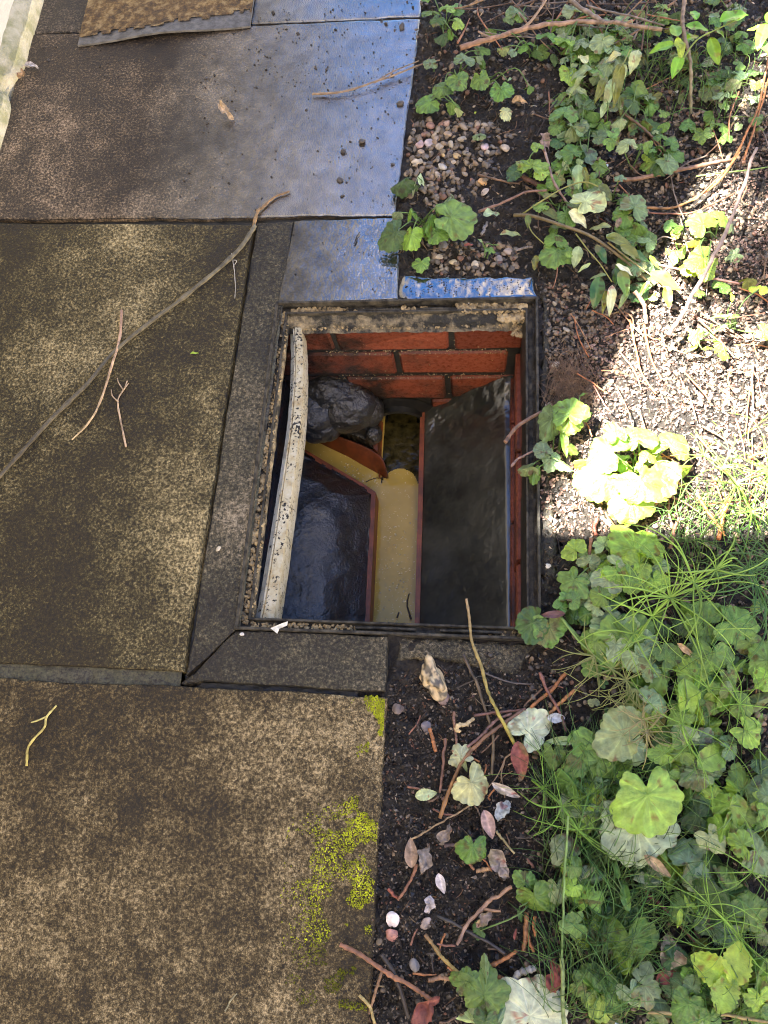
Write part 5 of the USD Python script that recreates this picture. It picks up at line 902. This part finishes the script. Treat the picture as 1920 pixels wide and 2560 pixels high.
plant(W_,'light green small leaves by the right edge below the crumpled leaf',(1870,2120),[(1849,2108,54,150,'b','k',5),(1903,2134,76,-20,'t','r',4),(1866,2140,44,-80,'g','F'),(1920,2165,60,30,'m','F')])
plant(W_,'crinkled dark leaves under the broadest leaf',(1690,2170),[(1662,2146,76,120,'g','F',4),(1728,2146,82,40,'t','C',4),(1676,2190,66,-100,'g','F',3),(1712,2185,60,-50,'b','F',3)])
plant(W_,'pale little three part leaf on a long stalk below the crinkled leaves',(1625,2210),[(1600,2206,40,170,'p','F',3),(1632,2206,40,10,'p','F',3),(1616,2196,30,90,'g','n',3)])
plant(W_,'big dark shaded leaves at the lower right',(1790,2220),[(1782,2184,92,110,'d','F',3),(1806,2244,104,-60,'d','F',2.5),(1750,2250,70,200,'d','r',2),(1840,2230,60,10,'d','F')])
plant(W_,'narrow blade leaf above the crumpled wet leaf',(1564,2270),[(1562,2232,72,100,'g','n',4,.5),(1540,2168,46,95,'g','n',3)])
plant(W_,'crumpled wet leaf with a deep green shine in the grass',(1570,2300),[(1568,2284,76,90,'d','C',3),(1574,2362,100,-85,'g','C',4,.15),(1530,2345,56,160,'t','F',3),(1556,2400,40,-100,'g')])
plant(W_,'small leaves at the edge of the grass and the bare soil',(1410,2150),[(1410,2120,60,100,'m','r',3),(1462,2192,54,30,'p','F',3),(1393,2230,52,-90,'m','r',3),(1440,2170,40,-30,'g')])
plant(W_,'tiny twin leaf weed on long thread stalks',(1720,2310),[(1699,2297,40,-100,'b','n',4),(1716,2252,26,100,'b','n',4),(1730,2262,20,20,'b','n',4)])
plant('trefoil','three lobed yellow green leaf near the bottom right corner',(1910,2470),[(1783,2424,88,150,'y','w',5,.1),(1843,2408,84,72,'y','w',5,.1),(1812,2486,80,-105,'b','w',5,.1)],stem=[([(1826,2452,.05),(1870,2466,.03),(1912,2480,0)],.0016,.0016,(.2,.24,.08))],stalks=False,seed=6)
plant(W_,'leafy clump cut by the bottom right corner',(1910,2510),[(1900,2424,74,60,'g','F',4),(1898,2503,52,-90,'b','k',4),(1925,2440,60,0,'b','F',4),(1880,2486,44,150,'t','F'),(1905,2540,60,-90,'g')])
plant(W_,'lobed weed growing on the bare soil at the bottom',(1200,2480),[(1213,2470,92,80,'g','k',3,.2),(1158,2452,56,170,'g','k',2.5),(1230,2502,70,-50,'g','k',2.5),(1214,2420,44,90,'t','F',3),(1190,2508,50,-120,'m')],seed=8)
plant(W_,'small scalloped leaf alone on the dark soil',(1190,2110),[(1180,2126,62,-100,'g','r',2,.15)])
plant(W_,'spotted leaf at the grass edge below the small scalloped leaf',(1340,2230),[(1342,2252,76,-70,'g','C',2.5),(1312,2198,44,90,'g','r',2.5),(1300,2290,36,-90,'d','n',1.5),(1196,2326,32,180,'d','r',.8)])
plant(W_,'greenish leaves at the very bottom beside the big white leaf',(1240,2560),[(1248,2542,62,60,'t','F',2),(1172,2548,46,180,'p','F',1.5),(1215,2560,50,-90,'d')])
# --- fallen pale leaves (each its own)
def fallen(label, spec, m='leaf', seed=0, name='fallen_leaf'):
    rs = np.random.default_rng(seed or int(spec[0]+spec[1])); v, f, c, q = leafmesh(spec, rs); single(name, label, 'leaf', v, f, M[m], True, c)
fallen('large white weathered leaf lying at the bottom of the soil strip',(1330,2514,128,70,'w','r',1.2,.1)); fallen('white scalloped leaf lying right of the yellow green shoot',(1328,1818,90,50,'w','r',1.2,.1)); fallen('pale green curled leaf in the middle of the dark soil',(1184,1968,80,-60,'p','C',1.5,.2))
fallen('torn pale green leaf scrap above the pale curled leaf',(1148,1886,54,120,'p','k',1.2,.2)); fallen('small pale leaf scrap near the slab edge',(1066,1986,50,10,'p','q',.8,.1)); fallen('pale leaf shred joining the two torn pale leaves',(1160,1910,40,-70,'m','n',1,.2))
fallen('pale triangular leaf beside the biggest weed',(1230,534,58,30,'p','q',1.5,.3)); fallen('long wilted pale leaf on the soil behind the haunch',(1278,588,66,10,'m','n',1.2,.2)); fallen('pale cupped leaf lying on the soil near the gravel patch',(1266,286,46,0,'p','C',1,.2)); fallen('small pale pointed leaf above the white stone chip',(1538,330,26,80,'p','n',.8)); fallen('yellow sliver of leaf on the left slab',(487,884,24,10,'y','n',.4,.1)); fallen('bright green scrap of leaf below the stacked weed',(1188,282,22,90,'y','n',.6,.2))
LC['x1'], LC['x2'], LC['x3'], LC['x4'] = (.20,.15,.11), (.28,.19,.11), (.16,.05,.035), (.30,.28,.25)
def dead(label, *spec): fallen(label, spec, 'dry', name='dead_leaf')
dead('crisp brown leaf lying on the top slab',567,286,58,-40,'x2','X',.8,.1); dead('brown leaf caught at the foot of the white wall',58,196,66,110,'x2','X',1,.3); dead('crumpled buff leaf beside the brown one at the wall',80,172,50,20,'x4','X',.8,.3); dead('curled grey brown dead leaf nearest the mossy slab',1028,2130,62,95,'x1','e',1,.2); dead('mottled dead leaf right of the grey brown one',1064,2140,66,80,'x1','X',1,.3)
dead('dark wrinkled dead leaf above the mottled ones',1114,2084,54,60,'x1','X',1,.2); dead('large brown skeleton leaf at the centre of the dark soil',1250,2162,72,-60,'x1','X',1.2,.2); dead('small twisted dead leaf below the mottled one',1103,2210,46,-80,'x4','e',.8,.3); dead('shrivelled pale leaf near the white pebbles',1074,2262,40,-100,'x4','X',.8,.3); dead('reddish dead leaf at the bottom by the slab',1064,2520,70,30,'x3','X',1,.2); dead('red brown dead leaf left of the thick green stem',1384,2434,64,80,'x3','X',1.2,.2)
dead('grey curled dead leaf above the skeleton leaf',1258,2024,56,60,'x4','X',1,.3); dead('brown pointed dead leaf under the pale curled leaf',1222,2062,64,-70,'x1','e',1,.2); dead('white streaked dead leaf right of the pale curled leaf',1266,1978,70,-30,'x4','n',1,.2); dead('dark red withered leaf at the end of the yellow green shoot',1300,1902,84,-85,'x3','e',1.5,.2); dead('buff leaf scrap right of the white scalloped leaf',1392,1796,44,0,'x4','q',.8,.2)
dead('brown withered leaf on the mottled broken branch',1364,352,54,-70,'x1','X',3,.3); dead('tan dead leaf among the weeds near the wet slab',1300,254,46,0,'x2','X',1,.2); dead('tan folded leaf lying on the crinkled dark leaves',1648,2168,72,-40,'x2','n',4.5,.1); dead('pale tan leaf strip in the dense weeds',1716,1626,50,-40,'x2','n',4,.1); dead('purple brown withered leaf on the wilted branch',1548,552,56,70,'x1','n',5,.2); dead('rust red leaf on the soil at the lower right',1672,2436,60,20,'x3','e',1,.2); dead('chestnut clod of leaf on the soil at the lower right',1668,2380,80,80,'x1','X',1,.2); dead('dark withered leaf piece by the knotted twig',1210,2296,44,40,'x1','X',.8,.2); dead('small red leaf scrap near the upright orange twigs',1288,2335,22,80,'x3','n',1,.2); dead('rusty leaf scrap behind the haunch',1172,612,32,20,'x3','n',.8,.2)
# --- glossy sprig at the top right and the wilted cut branches
plant('glossy_sprig','sprig of glossy bright green oval leaves at the top right',(1700,150),[(1688,72,78,95,'gl','e',9),(1654,117,72,185,'gl','e',8),(1692,164,76,-110,'gl','e',8),(1745,66,76,0,'gl','e',9),(1730,92,56,30,'gl','e',8),(1838,38,104,25,'gl','e',10),(1786,126,80,-80,'gl','e',9),(1782,38,44,150,'t','e',8),(1736,34,60,95,'gl','e',8),(1800,80,44,-30,'g','e',7)],'sprig','glossleaf',stem=[([(1700,160,.07),(1740,102,.085),(1795,72,.09),(1850,45,.10)],.0018,.0014,(.25,.33,.06))],stalks=False,seed=12)
fallen('yellow folded leaf in front of the glossy sprig',(1701,118,62,-70,'y','q',9.5,.3)); plant('glossy_sprig','glossy leaves of a second sprig cut by the right edge',(1930,100),[(1905,88,84,250,'gl','e',9),(1890,70,50,160,'gl','e',8),(1925,40,70,80,'gl','e',9),(1915,120,60,-60,'g','e',8)],'sprig','glossleaf',stalks=False,seed=13)
plant('wilted_sprig','drooping wilted grey green leaves hanging from a cut twig at the top',(1560,140),[(1522,232,96,-105,'m','n',6),(1545,206,120,-95,'o','n',7),(1510,272,52,-110,'p','e',4),(1586,150,70,-110,'p','q',6),(1502,220,90,-115,'o','n',6),(1560,178,40,-90,'p','q',7),(1534,140,50,200,'p','q',6),(1552,262,64,-85,'o','n',4)],'sprig','leaf',stem=[([(1575,125,.08),(1555,165,.08),(1530,200,.07)],.0014,.001,(.26,.28,.06))],stalks=False,seed=14)
plant('wilted_sprig','pale torn wilted leaves left of the drooping ones',(1500,190),[(1457,143,56,110,'p','q',5),(1452,180,66,190,'m','q',4.5),(1440,212,76,215,'m','n',4.5),(1470,165,50,30,'o','F',4),(1432,165,34,180,'t','q',4),(1456,228,40,-20,'m','q',4)],'sprig','leaf',stalks=False,seed=15)
plant('wilted_branch','cut branch with wilted olive leaves reaching towards the chamber',(1300,540),[(1472,500,84,30,'p','h',6,.1),(1446,544,66,-40,'w','q',5,.2),(1514,478,60,-60,'o','e',6),(1446,438,70,-90,'m','q',5),(1465,440,60,-80,'o','n',5.5),(1442,640,60,-100,'m','q',4),(1378,488,56,30,'o','e',4),(1378,534,60,-30,'o','e',4),(1320,552,40,-90,'o','e',3.5),(1540,588,66,30,'m','e',5),(1548,600,72,-20,'o','e',5.5),(1398,566,52,0,'o','n',3),(1500,566,60,170,'m','n',4),(1338,655,40,-100,'o','q',2.5)],'branch','leaf',stem=[([(1285,538,.02),(1330,540,.035),(1400,562,.05),(1480,592,.05),(1560,650,.04),(1615,700,.015)],.0036,.0026,(.20,.15,.07)),([(1305,536,.024),(1350,505,.045),(1410,470,.05),(1460,455,.055),(1500,468,.06)],.0018,.0012,(.27,.27,.07)),([(1318,552,.03),(1330,580,.04),(1360,610,.04)],.0014,.001,(.27,.27,.07)),([(1350,352,.03),(1380,350,.03)],.001,.001,(.2,.2,.1))],stalks=False,seed=16)
plant('wilted_branch','wilted shoot with dark glossy hanging leaves nearest the chamber corner',(1430,590),[(1492,730,86,-100,'d','e',4,.3),(1528,748,84,-95,'p','n',5,.2),(1512,752,60,-100,'o','n',4),(1560,706,74,-80,'g','e',4.5),(1562,672,54,-30,'w','n',5,.1),(1578,630,70,-40,'o','e',5),(1664,700,92,-35,'o','e',4.5),(1670,742,58,-80,'o','e',4),(1504,634,60,-60,'d','e',4.5),(1495,690,44,180,'t','n',4),(1540,690,50,-90,'d','e',4),(1600,640,60,-20,'d','e',4),(1460,668,40,200,'p','n',4),(1610,720,50,-130,'g','n',3),(1560,745,56,-120,'m','n',3),(1636,655,44,-60,'y','n',4)],'branch','glossleaf',stem=[([(1440,585,.05),(1470,625,.055),(1500,660,.055),(1530,705,.05)],.0016,.001,(.27,.27,.07)),([(1520,606,.05),(1575,650,.05),(1630,690,.045),(1660,720,.04)],.002,.001,(.24,.20,.07))],stalks=False,seed=17)

# --- lesser weeds between the ones above, told apart only by where they root
rw_ = np.random.default_rng(91)
def lesser(n, x0, x1, y0, y1, label, group, sizes, cols, keep=lambda x, y: True):
    done = 0
    while done < n:
        x, y = rw_.uniform(x0,x1), rw_.uniform(y0,y1)
        if not keep(x, y): continue
        done += 1; m = rw_.integers(4,8); lv = []
        for k in range(m):
            a = 2*math.pi*(k+rw_.uniform(-.3,.3))/m; d = rw_.uniform(18,62); s_ = rw_.uniform(*sizes)
            lv.append((x+math.cos(a)*d, y-math.sin(a)*d, s_, math.degrees(a), str(rw_.choice(cols)), str(rw_.choice(['r','r','F','h','k','C'])), float(rw_.uniform(1.2,4.5)), None))
        plant(W_, label, (x,y), lv, group=group, seed=int(rw_.integers(1,9999)))
lesser(24, 1430, 1915, 1600, 2540, 'scalloped leaf weed among the grass and big leaves at the lower right', 'small weeds of the lower right bed', (34,74), ['g','b','g','m','b','t','g'], lambda x, y: not (1590 < x < 1700 and 2280 < y < 2520))
lesser(13, 1390, 1900, 30, 300, 'scalloped leaf weed under the cut twigs at the top right', 'small weeds of the top right bed', (34,62), ['g','g','t','m','b'], lambda x, y: not (1650 < x < 1800 and 60 < y < 200))
lesser(7, 1360, 1660, 300, 640, 'scalloped leaf weed beneath the wilted cut branches', 'small weeds below the wilted branches', (34,60), ['g','g','t','d'])
lesser(7, 1440, 1620, 1380, 1620, 'scalloped leaf weed under the big lime horsetail', 'small weeds under the lime horsetail', (40,76), ['g','b','m'])

# ---------------------------------------------------------------- horsetails
def horsetail(label, stem, whorls, col, seed, scol=None, r=.00075):
    rs = np.random.default_rng(seed); base = at(*stem[0]); t = Thing('horsetail', label, 'horsetail', tuple(base))
    Q = spline([at(*p) for p in stem], 30); v, f = tube(Q, np.linspace(.0018,.0010,30), 6); t.part('stem', v, f, M['grass'], True, np.asarray(scol or col)*1.1)
    for (px, py, z, R, n, lift, a0, a1) in whorls:
        c = at(px, py, z); g = []
        for k in range(n):
            a = math.radians(a0+(a1-a0)*(k+rs.uniform(-.9,.9))/n); L_ = R*PX*rs.uniform(.35,1.12); d = np.array([math.cos(a), math.sin(a), 0]); b = rs.normal(0,.55); s = np.array([-d[1],d[0],0])
            P = spline([c, c+d*L_*.4+s*b*L_*.12+[0,0,L_*lift*.55], c+d*L_*.75+s*b*L_*.4+[0,0,L_*lift*.6], c+d*L_+s*b*L_*.8+[0,0,L_*lift*rs.uniform(-.3,.4)]], 12)
            P[:,2] = np.maximum(P[:,2], .003); v, f = tube(P, np.linspace(r*1.25,r*.55,12)*rs.uniform(.65,1.15), 4, False); g.append((v, f, np.asarray(col)*rs.uniform(.75,1.25)))
            if rs.random() < .35:
                m = P[6]; d2 = d*.7+s*rs.choice([-1,1])*.7; v, f = tube(spline([m, m+d2*L_*.25+[0,0,.004], m+d2*L_*.45], 6), r*.7, 3, False); g.append((v, f, np.asarray(col)))
        v, f, cc_ = join(g); t.part('whorl', v, f, M['grass'], True, cc_)
    return t
HG, HL, HD, HY = (.20,.36,.05), (.26,.42,.07), (.08,.19,.05), (.30,.32,.10)
horsetail('big lime green horsetail whose star of thin branches spreads below the sunlit patch',[(1560,1650,0),(1600,1580,.06),(1675,1494,.12),(1760,1440,.15),(1830,1400,.17)],[(1584,1584,.06,120,10,.25,0,360),(1630,1540,.09,150,11,.3,0,360),(1675,1494,.12,185,16,.3,0,360),(1735,1456,.145,150,12,.35,0,360),(1790,1424,.16,110,10,.3,0,360)],HL,3,r=.00115)
horsetail('darker horsetail crowding the right edge below the sunlight',[(1930,1560,0),(1900,1480,.08),(1870,1420,.13)],[(1912,1520,.05,150,14,.3,60,300),(1890,1460,.10,170,16,.3,60,330),(1872,1424,.13,130,12,.3,0,360),(1935,1400,.10,170,14,.3,90,270)],HD,4)
horsetail('light horsetail in half sun at the right edge above the darker one',[(1900,1330,0),(1860,1240,.07),(1800,1160,.12)],[(1880,1280,.05,130,12,.3,0,360),(1840,1210,.09,150,13,.3,0,360),(1806,1168,.12,120,10,.3,0,360),(1760,1140,.12,70,7,.3,60,300),(1925,1180,.08,150,12,.3,90,270)],HG,5,r=.0009)
horsetail('limp yellowing horsetail beside the front right corner of the rim',[(1404,1545,.03),(1445,1600,.03),(1486,1638,.03),(1540,1680,.03),(1590,1720,.025),(1640,1790,.01)],[(1486,1640,.03,90,12,.1,150,300),(1530,1672,.03,110,16,.15,0,360),(1565,1700,.035,100,18,.15,0,360),(1590,1722,.03,110,18,.1,180,330),(1610,1760,.03,80,14,.1,200,360)],HY,6,(.2,.3,.08))
horsetail('dry straw coloured horsetail tuft over the pale underside leaf',[(1640,1900,0),(1620,1840,.05),(1600,1790,.07)],[(1616,1830,.065,70,14,.2,0,360),(1604,1800,.07,60,12,.2,0,360)],(.34,.30,.13),7)
horsetail('thin horsetail with beaded dew at the right above the jagged leaf',[(1800,1960,0),(1720,1860,.06),(1700,1780,.08)],[(1705,1810,.08,140,10,.2,0,360),(1720,1860,.06,120,10,.2,0,360),(1850,1760,.07,130,9,.2,0,360),(1770,1720,.07,110,8,.25,0,360)],HG,8,r=.0006)
horsetail('fine dark horsetail star near the lower right',[(1900,2400,0),(1830,2320,.05),(1774,2262,.08)],[(1774,2262,.08,110,10,.2,0,360),(1810,2300,.06,90,9,.2,0,360),(1850,2345,.05,80,9,.2,0,360),(1880,2180,.07,120,9,.2,0,360)],HG,9,r=.0006)
horsetail('slack horsetail strands left of the broadest leaf',[(1330,1950,.0),(1400,2010,.04),(1450,2080,.04)],[(1360,1968,.03,90,10,.2,0,360),(1405,2015,.045,110,12,.2,0,360),(1445,2075,.04,120,12,.15,0,360)],HG,10,r=.0006)

# ---------------------------------------------------------------- grass and low green cover
rs = np.random.default_rng(55); g = []
zones = [(1340,1560,1880,2560,640,.7), (1480,1920,2300,2560,230,1.2), (1620,1930,1600,2300,200,1.2), (1380,1900,60,330,160,1.4), (1440,1640,2000,2300,200,.8), (1350,1450,60,260,60,1.2), (1640,1900,1260,1480,160,1.0), (1600,1800,150,240,60,1.2)]
for x0,x1,y0,y1,n,sp in zones:
    for k in range(n):
        x, y = rs.uniform(x0,x1), rs.uniform(y0,y1)
        if x < 1340+40*rs.random()+max(0,(2150-y))*.05: continue
        p = at(x, y, 0); a = rs.normal(math.pi*.45, sp); L_ = rs.uniform(.03,.10); d = np.array([math.cos(a), math.sin(a), 0]); s = np.array([-d[1],d[0],0])*rs.normal(0,.4); h = rs.uniform(.006,.05)
        P = spline([p, p+d*L_*.35+[0,0,h], p+d*L_*.7+s*L_*.3+[0,0,h*1.1], p+d*L_+s*L_*.8+[0,0,h*.5]], 8); P[:,2] = np.maximum(P[:,2], .001)
        v, f = tube(P, np.linspace(.0008,.00035,8)*rs.uniform(.7,1.3), 3, False); g.append((v, f, np.array([.075,.155,.035])*rs.uniform(.5,1.9)*np.array([rs.uniform(.8,1.4),1,1])))
v, f, c_ = join(g); single('grass', 'thin dark green grass and fine stems tangled through the lower right weeds', 'grass', v, f, M['grass'], True, c_, kind='stuff')
g = []
gc = [(1480,1930,1500,2560,80), (1380,1900,40,330,90), (1560,1900,560,760,16), (1420,1560,1440,1560,12)]
for x0,x1,y0,y1,n in gc:
    for k in range(n):
        spec = (rs.uniform(x0,x1), rs.uniform(y0,y1), rs.uniform(20,58), rs.uniform(0,360), rs.choice(['g','g','d','d','m','t','o']), rs.choice(['r','F','r','k','h']), rs.uniform(.6,2.4), None)
        v, f, c, q = leafmesh(spec, rs); g.append((v, f, c))
v, f, c_ = join(g); single('ground_cover', 'low small leaved green cover filling the gaps between the weeds', 'ground cover', v, f, M['leaf'], True, c_, kind='stuff')
